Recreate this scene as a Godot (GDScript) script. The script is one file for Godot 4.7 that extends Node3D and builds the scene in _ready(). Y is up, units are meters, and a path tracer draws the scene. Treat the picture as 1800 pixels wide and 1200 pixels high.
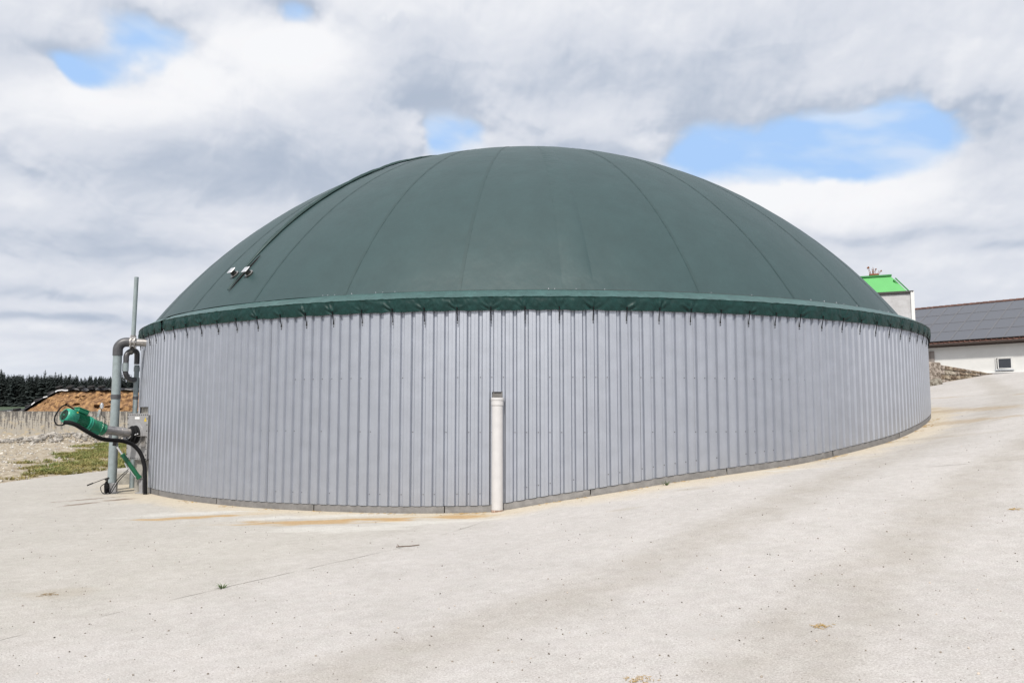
extends Node3D
# Biogas digester with a green membrane dome on a sloping concrete farm yard.

const CX := 0.585          # tank centre
const CZ := -25.393
const RC := 11.425         # crown radius of the cladding
const RV := 11.382         # valley radius
const RFLAP := 11.44       # radius of the membrane flap
const FLAP_LOW := 3.567
const DOME_R := 13.483
const DOME_RB := 11.06
const DOME_HB := 3.978
const EYE := 1.75

var rng := RandomNumberGenerator.new()
var M := {}
var taken := {}

# ---------------------------------------------------------------- helpers
func numbered(n: String) -> String:
	if not taken.has(n):
		taken[n] = 0
		return n
	taken[n] += 1
	return "%s_%03d" % [n, taken[n]]

func thing(called: String, label: String, category: String, at := Vector3.ZERO, group := "") -> Node3D:
	var o := Node3D.new()
	o.name = numbered(called)
	add_child(o)
	o.position = at
	o.set_meta("label", label)
	o.set_meta("category", category)
	if group != "":
		o.set_meta("group", group)
	return o

func begin() -> SurfaceTool:
	var st := SurfaceTool.new()
	st.begin(Mesh.PRIMITIVE_TRIANGLES)
	st.set_smooth_group(-1)
	return st

func bake(st: SurfaceTool) -> ArrayMesh:
	st.generate_normals()
	return st.commit()

func part(parent: Node, called: String, st: SurfaceTool, mat: Material, at := Vector3.ZERO) -> MeshInstance3D:
	return part_mesh(parent, called, bake(st), mat, at)

func part_mesh(parent: Node, called: String, mesh: Mesh, mat: Material, at := Vector3.ZERO) -> MeshInstance3D:
	var o := MeshInstance3D.new()
	o.name = called if parent != self else numbered(called)
	o.mesh = mesh
	o.material_override = mat
	o.position = at
	parent.add_child(o, true)
	return o

func structure(called: String, st: SurfaceTool, mat: Material) -> MeshInstance3D:
	var o := part(self, called, st, mat)
	o.set_meta("kind", "structure")
	return o

func tri(st: SurfaceTool, a: Vector3, b: Vector3, c: Vector3, n: Vector3) -> void:
	if (b - a).cross(c - a).dot(n) > 0.0:
		st.add_vertex(a); st.add_vertex(c); st.add_vertex(b)
	else:
		st.add_vertex(a); st.add_vertex(b); st.add_vertex(c)

func quad(st: SurfaceTool, a: Vector3, b: Vector3, c: Vector3, d: Vector3, n: Vector3) -> void:
	tri(st, a, b, c, n)
	tri(st, a, c, d, n)

# box with chamfered edges
func cbox(st: SurfaceTool, c: Vector3, size: Vector3, basis := Basis(), bev := 0.01) -> void:
	var h := size * 0.5
	var b := minf(bev, minf(h.x, minf(h.y, h.z)) * 0.9)
	var p := {}
	for sx in [-1, 1]:
		for sy in [-1, 1]:
			for sz in [-1, 1]:
				var v := Vector3(sx * h.x, sy * h.y, sz * h.z)
				p[[sx, sy, sz, 0]] = c + basis * (v - Vector3(0, sy * b, sz * b))
				p[[sx, sy, sz, 1]] = c + basis * (v - Vector3(sx * b, 0, sz * b))
				p[[sx, sy, sz, 2]] = c + basis * (v - Vector3(sx * b, sy * b, 0))
	st.set_smooth_group(-1)
	for s in [-1, 1]:
		quad(st, p[[s, -1, -1, 0]], p[[s, 1, -1, 0]], p[[s, 1, 1, 0]], p[[s, -1, 1, 0]], basis * Vector3(s, 0, 0))
		quad(st, p[[-1, s, -1, 1]], p[[1, s, -1, 1]], p[[1, s, 1, 1]], p[[-1, s, 1, 1]], basis * Vector3(0, s, 0))
		quad(st, p[[-1, -1, s, 2]], p[[1, -1, s, 2]], p[[1, 1, s, 2]], p[[-1, 1, s, 2]], basis * Vector3(0, 0, s))
	for s in [-1, 1]:
		for t in [-1, 1]:
			quad(st, p[[s, t, -1, 0]], p[[s, t, 1, 0]], p[[s, t, 1, 1]], p[[s, t, -1, 1]], basis * Vector3(s, t, 0))
			quad(st, p[[s, -1, t, 0]], p[[s, 1, t, 0]], p[[s, 1, t, 2]], p[[s, -1, t, 2]], basis * Vector3(s, 0, t))
			quad(st, p[[-1, s, t, 1]], p[[1, s, t, 1]], p[[1, s, t, 2]], p[[-1, s, t, 2]], basis * Vector3(0, s, t))
			for u in [-1, 1]:
				tri(st, p[[s, t, u, 0]], p[[s, t, u, 1]], p[[s, t, u, 2]], basis * Vector3(s, t, u))

func frame_for(d: Vector3) -> Basis:
	var y := d.normalized()
	var r := Vector3.UP if absf(y.y) < 0.9 else Vector3.RIGHT
	var x := r.cross(y).normalized()
	return Basis(x, y, x.cross(y))

# body of revolution round a line: profile of [distance, radius]; each segment keeps its own edge
func lathe(st: SurfaceTool, o: Vector3, d: Vector3, profile: Array, sides := 24, soft := false) -> void:
	var f := frame_for(d)
	for i in profile.size() - 1:
		var p0: Array = profile[i]
		var p1: Array = profile[i + 1]
		st.set_smooth_group(1 if soft else i + 1)
		for k in sides:
			var a0 := TAU * k / sides
			var a1 := TAU * (k + 1) / sides
			var r0 := f.x * cos(a0) + f.z * sin(a0)
			var r1 := f.x * cos(a1) + f.z * sin(a1)
			var a: Vector3 = o + f.y * p0[0] + r0 * p0[1]
			var b: Vector3 = o + f.y * p0[0] + r1 * p0[1]
			var c: Vector3 = o + f.y * p1[0] + r1 * p1[1]
			var e: Vector3 = o + f.y * p1[0] + r0 * p1[1]
			var slope: float = p0[1] - p1[1]
			var along: float = absf(p1[0] - p0[0])
			var n := (r0 + r1) * along + f.y * slope * (1.0 if p1[0] >= p0[0] else -1.0)
			if along < 1e-5:
				n = f.y * (1.0 if slope > 0 else -1.0)
				if p1[0] < p0[0]:
					n = -n
			if p0[1] > 1e-5:
				tri(st, a, b, c, n)
			if p1[1] > 1e-5:
				tri(st, a, c, e, n)
	st.set_smooth_group(-1)

func disc(st: SurfaceTool, o: Vector3, d: Vector3, r: float, sides := 24) -> void:
	var f := frame_for(d)
	st.set_smooth_group(-1)
	for k in sides:
		var a0 := TAU * k / sides
		var a1 := TAU * (k + 1) / sides
		tri(st, o, o + (f.x * cos(a0) + f.z * sin(a0)) * r, o + (f.x * cos(a1) + f.z * sin(a1)) * r, d)

# round bar or hose along a list of points
func tube(st: SurfaceTool, pts: Array, r: float, sides := 14, caps := true, radii := []) -> void:
	var n := pts.size()
	var rings := []
	var prev := Vector3.ZERO
	for i in n:
		var t: Vector3 = ((pts[mini(i + 1, n - 1)] as Vector3) - (pts[maxi(i - 1, 0)] as Vector3)).normalized()
		if prev == Vector3.ZERO:
			prev = Vector3.UP if absf(t.y) < 0.9 else Vector3.RIGHT
		var x := (prev - t * prev.dot(t)).normalized()
		prev = x
		var y := t.cross(x)
		var ring := []
		var rr: float = r if radii.is_empty() else radii[i]
		for k in sides:
			var a := TAU * k / sides
			ring.append((pts[i] as Vector3) + (x * cos(a) + y * sin(a)) * rr)
		rings.append(ring)
	st.set_smooth_group(1)
	for i in n - 1:
		for k in sides:
			var k1 := (k + 1) % sides
			var out: Vector3 = rings[i][k] + rings[i][k1] - 2.0 * (pts[i] as Vector3)
			quad(st, rings[i][k], rings[i][k1], rings[i + 1][k1], rings[i + 1][k], out)
	st.set_smooth_group(-1)
	if caps:
		for e in [0, n - 1]:
			var other: Vector3 = pts[1] if e == 0 else pts[n - 2]
			var dirn: Vector3 = (pts[e] as Vector3) - other
			for k in sides:
				tri(st, pts[e], rings[e][k], rings[e][(k + 1) % sides], dirn)

func curve(pts: Array, steps := 6) -> Array:
	var out := []
	var n := pts.size()
	for i in n - 1:
		var p0: Vector3 = pts[maxi(i - 1, 0)]
		var p1: Vector3 = pts[i]
		var p2: Vector3 = pts[i + 1]
		var p3: Vector3 = pts[mini(i + 2, n - 1)]
		for s in steps:
			out.append(p1.cubic_interpolate(p2, p0, p3, float(s) / steps))
	out.append(pts[n - 1])
	return out

func arc(c: Vector3, from: Vector3, to: Vector3, steps := 8) -> Array:
	# quarter bend from c+from to c+to
	var out := []
	for i in steps + 1:
		var a := PI * 0.5 * i / steps
		out.append(c + from * cos(a) + to * sin(a))
	return out

func around(psi_deg: float, r: float, y: float) -> Vector3:
	var a := deg_to_rad(psi_deg)
	return Vector3(CX + r * sin(a), y, CZ + r * cos(a))

# ---------------------------------------------------------------- terrain height
const HX := [-80.0, -13.0, -8.0, -5.0, -3.6, -2.0, -0.35, -0.1, 0.67, 1.0, 2.02, 2.84, 4.05, 5.58, 6.95, 8.13, 9.39, 10.64, 20.3, 22.4, 26.4, 30.0, 45.0, 500.0]
const HY := [-0.15, -0.13, -0.12, -0.11, -0.09, -0.07, -0.02, 0.025, 0.16, 0.205, 0.355, 0.48, 0.61, 0.76, 0.96, 1.13, 1.37, 1.62, 2.93, 3.25, 3.80, 3.62, 3.8, 3.8]

func table(x: float) -> float:
	if x <= HX[0]:
		return HY[0]
	for i in HX.size() - 1:
		if x < HX[i + 1]:
			return lerpf(HY[i], HY[i + 1], (x - HX[i]) / (HX[i + 1] - HX[i]))
	return HY[HY.size() - 1]

func ground_y(x: float, z: float) -> float:
	var h := (table(x - 0.25) + 2.0 * table(x) + table(x + 0.25)) * 0.25
	var w := smoothstep(-13.5, -3.0, z)
	var near := -0.10 + 0.055 * maxf(0.0, x + 3.0) if x > -3.0 else -0.10
	near = minf(near, h + 0.3)
	h = lerpf(h, near, w)
	if z < -75.0:
		h += (-z - 75.0) * 0.0155 * smoothstep(10.0, -10.0, x)
	return h

# ---------------------------------------------------------------- materials
func lin(r: float, g: float, b: float) -> Color:
	return Color(r, g, b).linear_to_srgb()

func mat(called: String, c: Color, rough := 0.8, metal := 0.0) -> StandardMaterial3D:
	var m := StandardMaterial3D.new()
	m.resource_name = called
	m.albedo_color = c
	m.roughness = rough
	m.metallic = metal
	M[called] = m
	return m

func noise(seed_: int, freq: float, oct := 4, kind := FastNoiseLite.TYPE_SIMPLEX_SMOOTH) -> FastNoiseLite:
	var n := FastNoiseLite.new()
	n.seed = seed_
	n.noise_type = kind
	n.frequency = freq
	n.fractal_type = FastNoiseLite.FRACTAL_FBM if oct > 1 else FastNoiseLite.FRACTAL_NONE
	n.fractal_octaves = oct
	return n

# seamless grey field in 0..1 as bytes
func field(size: int, seed_: int, freq: float, oct := 4, kind := FastNoiseLite.TYPE_SIMPLEX_SMOOTH) -> PackedByteArray:
	var im := noise(seed_, freq, oct, kind).get_seamless_image(size, size, false, false, 0.15, true)
	im.convert(Image.FORMAT_L8)
	return im.get_data()

# tint texture: product of layers [bytes, low, high], colour a..b
func tint_texture(size: int, layers: Array, a: Color, b: Color) -> ImageTexture:
	var out := PackedByteArray()
	out.resize(size * size * 3)
	for i in size * size:
		var v := 0.0
		for l in layers:
			v += (l[0][i] / 255.0 - 0.5) * l[1]
		v = clampf(v + 0.5, 0.0, 1.0)
		out[i * 3] = int(255.0 * (a.r + (b.r - a.r) * v))
		out[i * 3 + 1] = int(255.0 * (a.g + (b.g - a.g) * v))
		out[i * 3 + 2] = int(255.0 * (a.b + (b.b - a.b) * v))
	return ImageTexture.create_from_image(Image.create_from_data(size, size, false, Image.FORMAT_RGB8, out))

func normal_texture(size: int, bytes: PackedByteArray, strength: float) -> ImageTexture:
	var im := Image.create_from_data(size, size, false, Image.FORMAT_L8, bytes)
	im.convert(Image.FORMAT_RGBA8)
	im.bump_map_to_normal_map(strength)
	return ImageTexture.create_from_image(im)

func triplanar(m: StandardMaterial3D, metres: float, world := true) -> void:
	m.uv1_triplanar = true
	m.uv1_world_triplanar = world
	m.uv1_scale = Vector3.ONE / metres
	m.uv1_triplanar_sharpness = 4.0

func make_materials() -> void:
	var f_soft := field(256, 3, 0.012, 5)
	var f_fine := field(256, 7, 0.09, 3)
	var f_mid := field(256, 9, 0.035, 4)
	# worn, dirty surfaces: grain and patches only
	var grain := tint_texture(256, [[f_soft, 0.9], [f_fine, 0.5], [f_mid, 0.5]], Color(0.80, 0.80, 0.80), Color(1, 1, 1))
	var faint := tint_texture(256, [[f_soft, 1.2], [f_fine, 0.35]], Color(0.955, 0.955, 0.955), Color(1, 1, 1))
	var light_dirt := tint_texture(256, [[f_soft, 0.9], [f_fine, 0.5], [f_mid, 0.5]], Color(0.89, 0.885, 0.875), Color(1, 1, 1))
	var blotch := tint_texture(256, [[f_soft, 1.6], [f_mid, 1.0], [f_fine, 0.5]], Color(0.55, 0.52, 0.48), Color(1, 1, 1))
	var rough_n := normal_texture(256, f_fine, 3.0)
	var soft_n := normal_texture(256, f_soft, 6.0)
	M["grain"] = grain
	M["blotch"] = blotch
	M["rough_n"] = rough_n

	for i in 3:
		var m := mat("sheet_metal_%d" % i, lin(0.468 + 0.007 * i, 0.493 + 0.007 * i, 0.548 + 0.007 * i), 0.49, 0.90)
		m.albedo_texture = faint
		m.normal_enabled = true
		m.normal_texture = soft_n
		m.normal_scale = 0.018
		triplanar(m, 1.7)
		m.metallic_specular = 0.38
	var flash := mat("flashing", lin(0.185, 0.176, 0.168), 0.65, 0.1)
	flash.albedo_texture = grain
	triplanar(flash, 0.9)
	for i in 3:
		var m := mat("membrane_%d" % i, lin(0.0255 + 0.001 * i, 0.0555 + 0.001 * i, 0.0575 + 0.001 * i), 0.50, 0.0)
		m.albedo_texture = tint_texture(256, [[f_soft, 1.1], [f_fine, 0.5], [f_mid, 0.6]], Color(0.92, 0.92, 0.92), Color(1, 1, 1)) if i == 0 else M["membrane_0"].albedo_texture
		m.normal_enabled = true
		m.normal_texture = soft_n
		m.normal_scale = 0.16
		triplanar(m, 3.1)
	var seam := mat("membrane_seam", lin(0.0245, 0.0535, 0.0555), 0.52)
	seam.albedo_texture = light_dirt
	triplanar(seam, 1.1)
	var band := mat("membrane_band", lin(0.052, 0.120, 0.115), 0.40)
	band.albedo_texture = grain
	triplanar(band, 1.3)
	var flap := mat("membrane_flap", lin(0.010, 0.043, 0.040), 0.50)
	flap.metallic_specular = 0.35
	flap.albedo_texture = grain
	triplanar(flap, 0.8)
	mat("duct_fabric", lin(0.020, 0.052, 0.050), 0.5).albedo_texture = grain
	triplanar(M["duct_fabric"], 0.9)
	mat("black_rubber", lin(0.007, 0.007, 0.008), 0.7).metallic_specular = 0.3
	mat("black_gap", lin(0.008, 0.008, 0.008), 0.9)
	mat("screw_grey", lin(0.14, 0.14, 0.15), 0.5, 0.4)
	mat("bright_metal", lin(0.75, 0.75, 0.76), 0.25, 0.8)
	mat("dark_metal", lin(0.06, 0.058, 0.055), 0.5, 0.4)
	var st_ := mat("stainless", lin(0.46, 0.44, 0.425), 0.36, 0.7)
	st_.albedo_texture = grain
	triplanar(st_, 0.5)
	var pl := mat("plate_grey", lin(0.38, 0.38, 0.39), 0.45, 0.3)
	pl.albedo_texture = light_dirt
	triplanar(pl, 0.7)
	var pvc := mat("pipe_blue_grey", lin(0.27, 0.32, 0.335), 0.38)
	pvc.albedo_texture = light_dirt
	triplanar(pvc, 0.8)
	var pvd := mat("pipe_dark_grey", lin(0.085, 0.085, 0.092), 0.42)
	pvd.albedo_texture = grain
	triplanar(pvd, 0.6)
	var wp := mat("pipe_white", lin(0.55, 0.54, 0.54), 0.4)
	wp.albedo_texture = faint
	triplanar(wp, 0.9)
	mat("pipe_rust_splash", lin(0.50, 0.36, 0.29), 0.7).albedo_texture = blotch
	triplanar(M["pipe_rust_splash"], 0.35)
	var mg := mat("motor_green_light", lin(0.035, 0.36, 0.24), 0.38)
	mg.albedo_texture = grain
	triplanar(mg, 0.4)
	mat("motor_green", lin(0.010, 0.20, 0.105), 0.4).albedo_texture = grain
	triplanar(M["motor_green"], 0.4)
	mat("cylinder_green", lin(0.004, 0.095, 0.042), 0.35)
	mat("label_yellow", lin(0.60, 0.42, 0.02), 0.6)
	mat("label_white", lin(0.8, 0.8, 0.78), 0.6)
	var con := mat("concrete", lin(0.36, 0.345, 0.31), 0.9)
	con.albedo_texture = grain
	con.normal_enabled = true
	con.normal_texture = rough_n
	con.normal_scale = 0.5
	triplanar(con, 1.6)
	mat("feeder_white", lin(0.48, 0.48, 0.495), 0.5).albedo_texture = light_dirt
	triplanar(M["feeder_white"], 2.0)
	mat("feeder_green", lin(0.08, 0.37, 0.095), 0.45).albedo_texture = faint
	triplanar(M["feeder_green"], 2.0)
	mat("feeder_green_dark", lin(0.03, 0.20, 0.05), 0.5)
	mat("rust", lin(0.20, 0.075, 0.035), 0.8)
	mat("plaster", lin(0.63, 0.63, 0.615), 0.85).albedo_texture = faint
	triplanar(M["plaster"], 2.7)
	mat("plinth_grey", lin(0.40, 0.425, 0.46), 0.8)
	mat("window_white", lin(0.66, 0.66, 0.65), 0.5)
	var glass := mat("window_glass", lin(0.045, 0.05, 0.06), 0.08)
	glass.metallic_specular = 0.6
	var sp := mat("solar_glass", lin(0.07, 0.074, 0.088), 0.32)
	sp.metallic_specular = 0.9
	mat("solar_frame", lin(0.19, 0.192, 0.205), 0.5, 0.3)
	mat("fascia_brown", lin(0.035, 0.022, 0.017), 0.7)
	for i in 3:
		mat("roof_tile_%d" % i, lin(0.13 + 0.02 * i, 0.06 + 0.010 * i, 0.045 + 0.007 * i), 0.8).albedo_texture = blotch
		triplanar(M["roof_tile_%d" % i], 0.8)
	for i in 3:
		mat("old_plank_%d" % i, lin(0.20 + 0.03 * i, 0.175 + 0.03 * i, 0.16 + 0.03 * i), 0.9)
	var stone_cols := [lin(0.34, 0.27, 0.20), lin(0.42, 0.36, 0.28), lin(0.26, 0.20, 0.15), lin(0.48, 0.44, 0.37), lin(0.38, 0.33, 0.29)]
	for i in 5:
		mat("stone_%d" % i, stone_cols[i], 0.92).albedo_texture = blotch
		triplanar(M["stone_%d" % i], 0.9)
	mat("mortar", lin(0.30, 0.28, 0.24), 0.95).albedo_texture = blotch
	triplanar(M["mortar"], 0.8)
	var vc := mat("by_colour", Color.WHITE, 0.9)
	vc.vertex_color_use_as_albedo = true
	var leaf := mat("leaf_by_colour", Color.WHITE, 0.8)
	leaf.vertex_color_use_as_albedo = true
	leaf.cull_mode = BaseMaterial3D.CULL_DISABLED
	leaf.backlight_enabled = true
	leaf.backlight = Color(0.25, 0.3, 0.12)
	mat("spruce", lin(0.013, 0.021, 0.019), 0.9).cull_mode = BaseMaterial3D.CULL_DISABLED
	mat("tarp_black", lin(0.014, 0.014, 0.017), 0.45)
	mat("tarp_white", lin(0.75, 0.77, 0.8), 0.5)
	mat("tyre", lin(0.02, 0.02, 0.021), 0.8)
	mat("bark", lin(0.12, 0.085, 0.06), 0.9)

# ---------------------------------------------------------------- sky: broken cumulus over pale blue, az 0 straight ahead
const CLOUD_COVER := [[-25.2,24.2,3.06,1.58,-1.70],[-28.6,21.1,3.21,1.09,-1.40],[-16.8,26.6,2.66,1.03,-1.90],[-30.4,21.3,1.24,0.90,-0.70],[-23.2,22.9,2.11,1.15,-0.50],[-4.3,20.8,2.48,1.49,-1.30],[-7.0,21.9,1.23,0.66,-0.80],[17.4,18.3,5.68,2.46,-1.15],[13.8,19.4,3.53,1.61,-0.50],[21.9,16.6,4.65,1.54,-0.80],[26.9,17.4,3.64,1.85,-0.65],[25.5,18.5,2.37,0.60,-0.80],[30.6,18.5,1.23,0.72,-0.30],[11.8,18.0,1.59,1.02,-0.70],[-32.9,14.7,0.59,0.70,-0.20],[-6.0,19.2,1.23,0.83,-0.60],[27.3,11.2,5.25,0.52,-0.35],[-32.1,5.7,3.58,0.35,-0.40],[-28.8,7.4,3.83,0.29,-0.30],[32.0,10.0,2.39,0.35,-0.30],[-19.8,22.6,6.25,3.52,0.90],[-14.3,21.4,5.85,3.22,0.90],[-30.8,17.8,3.37,2.50,0.70],[-11.1,26.1,2.80,2.45,0.50],[18.4,14.6,2.24,1.10,1.00],[8.5,22.9,10.57,2.88,0.80],[22.1,13.2,4.28,1.15,0.70],[31.6,21.0,2.71,2.83,0.80],[29.1,14.2,4.76,2.18,0.30],[2.2,26.5,10.37,2.49,0.70],[-6.8,20.2,1.02,1.65,0.60],[-27.3,11.9,8.20,2.95,0.60],[6.8,20.0,2.46,1.03,0.80],[10.1,18.6,2.01,0.74,0.70]]
const CLOUD_TONE := [[-19.2,15.8,7.04,1.65,-0.45],[-23.0,16.6,5.64,1.53,-0.22],[-27.3,11.0,5.58,1.26,-0.34],[-30.6,13.5,4.61,1.07,-0.20],[-21.0,23.2,5.43,3.10,0.42],[-14.3,23.6,3.51,2.42,0.36],[-10.6,20.9,4.42,2.86,0.22],[-30.6,18.5,3.39,2.50,0.22],[3.4,25.0,7.04,3.32,-0.36],[10.7,25.4,11.24,2.45,-0.26],[20.7,25.0,8.37,1.94,-0.30],[12.4,26.5,1.43,0.97,0.30],[32.3,15.8,3.86,1.76,-0.34],[32.9,21.1,2.64,2.27,0.34],[28.8,16.0,3.51,1.46,-0.12],[19.2,14.7,2.96,1.02,0.35],[23.9,11.9,4.87,1.37,0.25],[-31.8,12.6,2.40,0.78,0.22],[-23.9,13.2,5.21,0.91,0.20],[-30.3,6.4,6.19,0.79,-0.16],[-31.6,8.6,3.31,0.57,0.18],[30.3,5.8,6.20,1.79,-0.14],[-8.5,21.1,4.88,2.88,0.10],[-2.2,24.6,2.90,2.28,0.18],[28.8,9.2,4.78,0.87,0.12],[0.0,19.7,6.23,1.41,0.12],[-26.5,9.0,5.32,1.12,0.12],[-32.3,10.3,2.67,0.70,-0.20]]
var sn1: FastNoiseLite
var sn2: FastNoiseLite
var sn3: FastNoiseLite
var sn4: FastNoiseLite

func blobs(list: Array, az: float, el: float, wob: float) -> float:
	var s := 0.0
	for b in list:
		var dx: float = (az - b[0] + wob) / b[2]
		if absf(dx) > 2.6:
			continue
		var dy: float = (el - b[1] + wob * 0.6) / b[3]
		if absf(dy) > 2.6:
			continue
		s += b[4] * exp(-0.5 * (dx * dx + dy * dy))
	return s

# how thick the cloud is in that direction
func cloud(az: float, el: float) -> float:
	var a := deg_to_rad(az)
	var e := maxf(0.0, deg_to_rad(el))
	var q := Vector3(sin(a) * 2.0, 2.9 * sqrt(e + 0.015), -cos(a) * 2.0)
	var warp := sn3.get_noise_3d(q.x * 2.0, q.y * 2.0, q.z * 2.0)
	q += Vector3(0.07 * warp, 0.05 * warp, -0.07 * warp)
	var d := 0.55 + 0.70 * sn1.get_noise_3d(q.x, q.y, q.z) - 0.95 * (sn4.get_noise_3d(q.x, q.y * 1.15, q.z) + 0.45)
	if absf(az) < 46.0 and el < 42.0:
		d += 0.85 * blobs(CLOUD_COVER, az + 2.0 * warp, el, 1.2 * warp)
	return d

func sky_colour(az: float, el: float) -> Color:
	var d := cloud(az, el)
	var above := cloud(az - 0.5, el + 1.7)
	# light comes from above: rims facing up are white, undersides slate
	var close := cloud(az - 0.2, el + 0.55)
	var relief := clampf((d - above) * 0.42, -0.40, 0.34) + clampf((d - close) * 0.55, -0.20, 0.26) + clampf((d - cloud(az - 0.1, el + 0.2)) * 0.55, -0.12, 0.15)
	var a := deg_to_rad(az)
	var n2 := sn2.get_noise_3d(sin(a) * 2.0, 3.4 * sqrt(maxf(0.0, deg_to_rad(el)) + 0.015), -cos(a) * 2.0)
	var t := 0.58 + relief + 0.34 * n2 - 0.10 * smoothstep(0.9, 1.8, d)
	if absf(az) < 46.0 and el < 42.0:
		t += 0.52 * blobs(CLOUD_TONE, az, el, 1.2 * n2)
	t = clampf(0.52 + 1.12 * (t - 0.52) / (1.0 + 0.85 * absf(t - 0.52)), 0.0, 1.1)      # never flat at either end
	var alpha := smoothstep(-0.28, 0.26, d)
	# display values: slate blue base, pale grey body, white top
	var c := Color(0.70, 0.745, 0.815).lerp(Color(0.855, 0.873, 0.912), smoothstep(0.05, 0.50, t))
	c = c.lerp(Color(0.972, 0.974, 0.985), smoothstep(0.42, 1.08, t))
	var blue := Color(0.675, 0.812, 0.985).lerp(Color(0.735, 0.825, 0.95), smoothstep(14.0, 2.0, el))
	blue = blue.lerp(Color(0.47, 0.66, 0.94), smoothstep(25.0, 80.0, el))
	# thin high veil across the gaps
	var veil := sn3.get_noise_3d(sin(a) * 3.0 + el * 0.03, el * 0.16 + az * 0.02, -cos(a) * 3.0)
	blue = blue.lerp(Color(0.90, 0.925, 0.965), 0.62 * smoothstep(-0.25, 0.45, veil))
	c = blue.lerp(c, alpha)
	return c.lerp(Color(0.80, 0.845, 0.90), 0.40 * smoothstep(5.0, 0.0, el))

func sky_image() -> Image:
	sn1 = noise(21, 1.15, 6)
	sn2 = noise(33, 1.0, 5)
	sn3 = noise(57, 1.6, 5)
	sn4 = noise(64, 1.9, 6, FastNoiseLite.TYPE_CELLULAR)      # round billows
	sn4.cellular_return_type = FastNoiseLite.RETURN_DISTANCE
	sn4.fractal_gain = 0.58
	# everything at a coarse step, the quarter ahead again at a fine one, from the same function
	var w := 1024
	var h := 512
	var coarse := PackedByteArray()
	coarse.resize(w * h * 3)
	for y in h:
		var el := 90.0 - (y + 0.5) * 180.0 / h
		for x in w:
			var o := (y * w + x) * 3
			if el < -0.5:
				coarse[o] = 178; coarse[o + 1] = 172; coarse[o + 2] = 162
				continue
			var az := (x + 0.5) * 360.0 / w
			if az > 180.0:
				az -= 360.0
			var c := sky_colour(az, el)
			coarse[o] = int(c.r * 255.0); coarse[o + 1] = int(c.g * 255.0); coarse[o + 2] = int(c.b * 255.0)
	var im := Image.create_from_data(w, h, false, Image.FORMAT_RGB8, coarse)
	im.resize(4096, 2048, Image.INTERPOLATE_CUBIC)
	var cols := 848
	var rows := 400
	var fine := PackedByteArray()
	fine.resize(cols * rows * 3)
	for y in rows:
		var el := 90.0 - (1024 - rows + y + 0.5) * 180.0 / 2048.0
		for x in cols:
			var az := (x - cols / 2 + 0.5) * 360.0 / 4096.0
			var c := sky_colour(az, el)
			var o := (y * cols + x) * 3
			fine[o] = int(c.r * 255.0); fine[o + 1] = int(c.g * 255.0); fine[o + 2] = int(c.b * 255.0)
	var fi := Image.create_from_data(cols, rows, false, Image.FORMAT_RGB8, fine)
	im.blit_rect(fi, Rect2i(cols / 2, 0, cols / 2, rows), Vector2i(0, 1024 - rows))
	im.blit_rect(fi, Rect2i(0, 0, cols / 2, rows), Vector2i(4096 - cols / 2, 1024 - rows))
	return im

# ---------------------------------------------------------------- ground
func yard_edge(z: float) -> float:
	return -13.8 + 0.125 * (-z - 21.4) + 0.10 * sin(z * 1.7) + 0.06 * sin(z * 4.1)

func seg_dist(p: Vector2, a: Vector2, b: Vector2) -> float:
	var t := clampf((p - a).dot(b - a) / (b - a).length_squared(), 0.0, 1.0)
	return p.distance_to(a + (b - a) * t)

func path_dist(p: Vector2, pts: Array) -> float:
	var d := 1e9
	for i in pts.size() - 1:
		d = minf(d, seg_dist(p, pts[i], pts[i + 1]))
	return d

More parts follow.
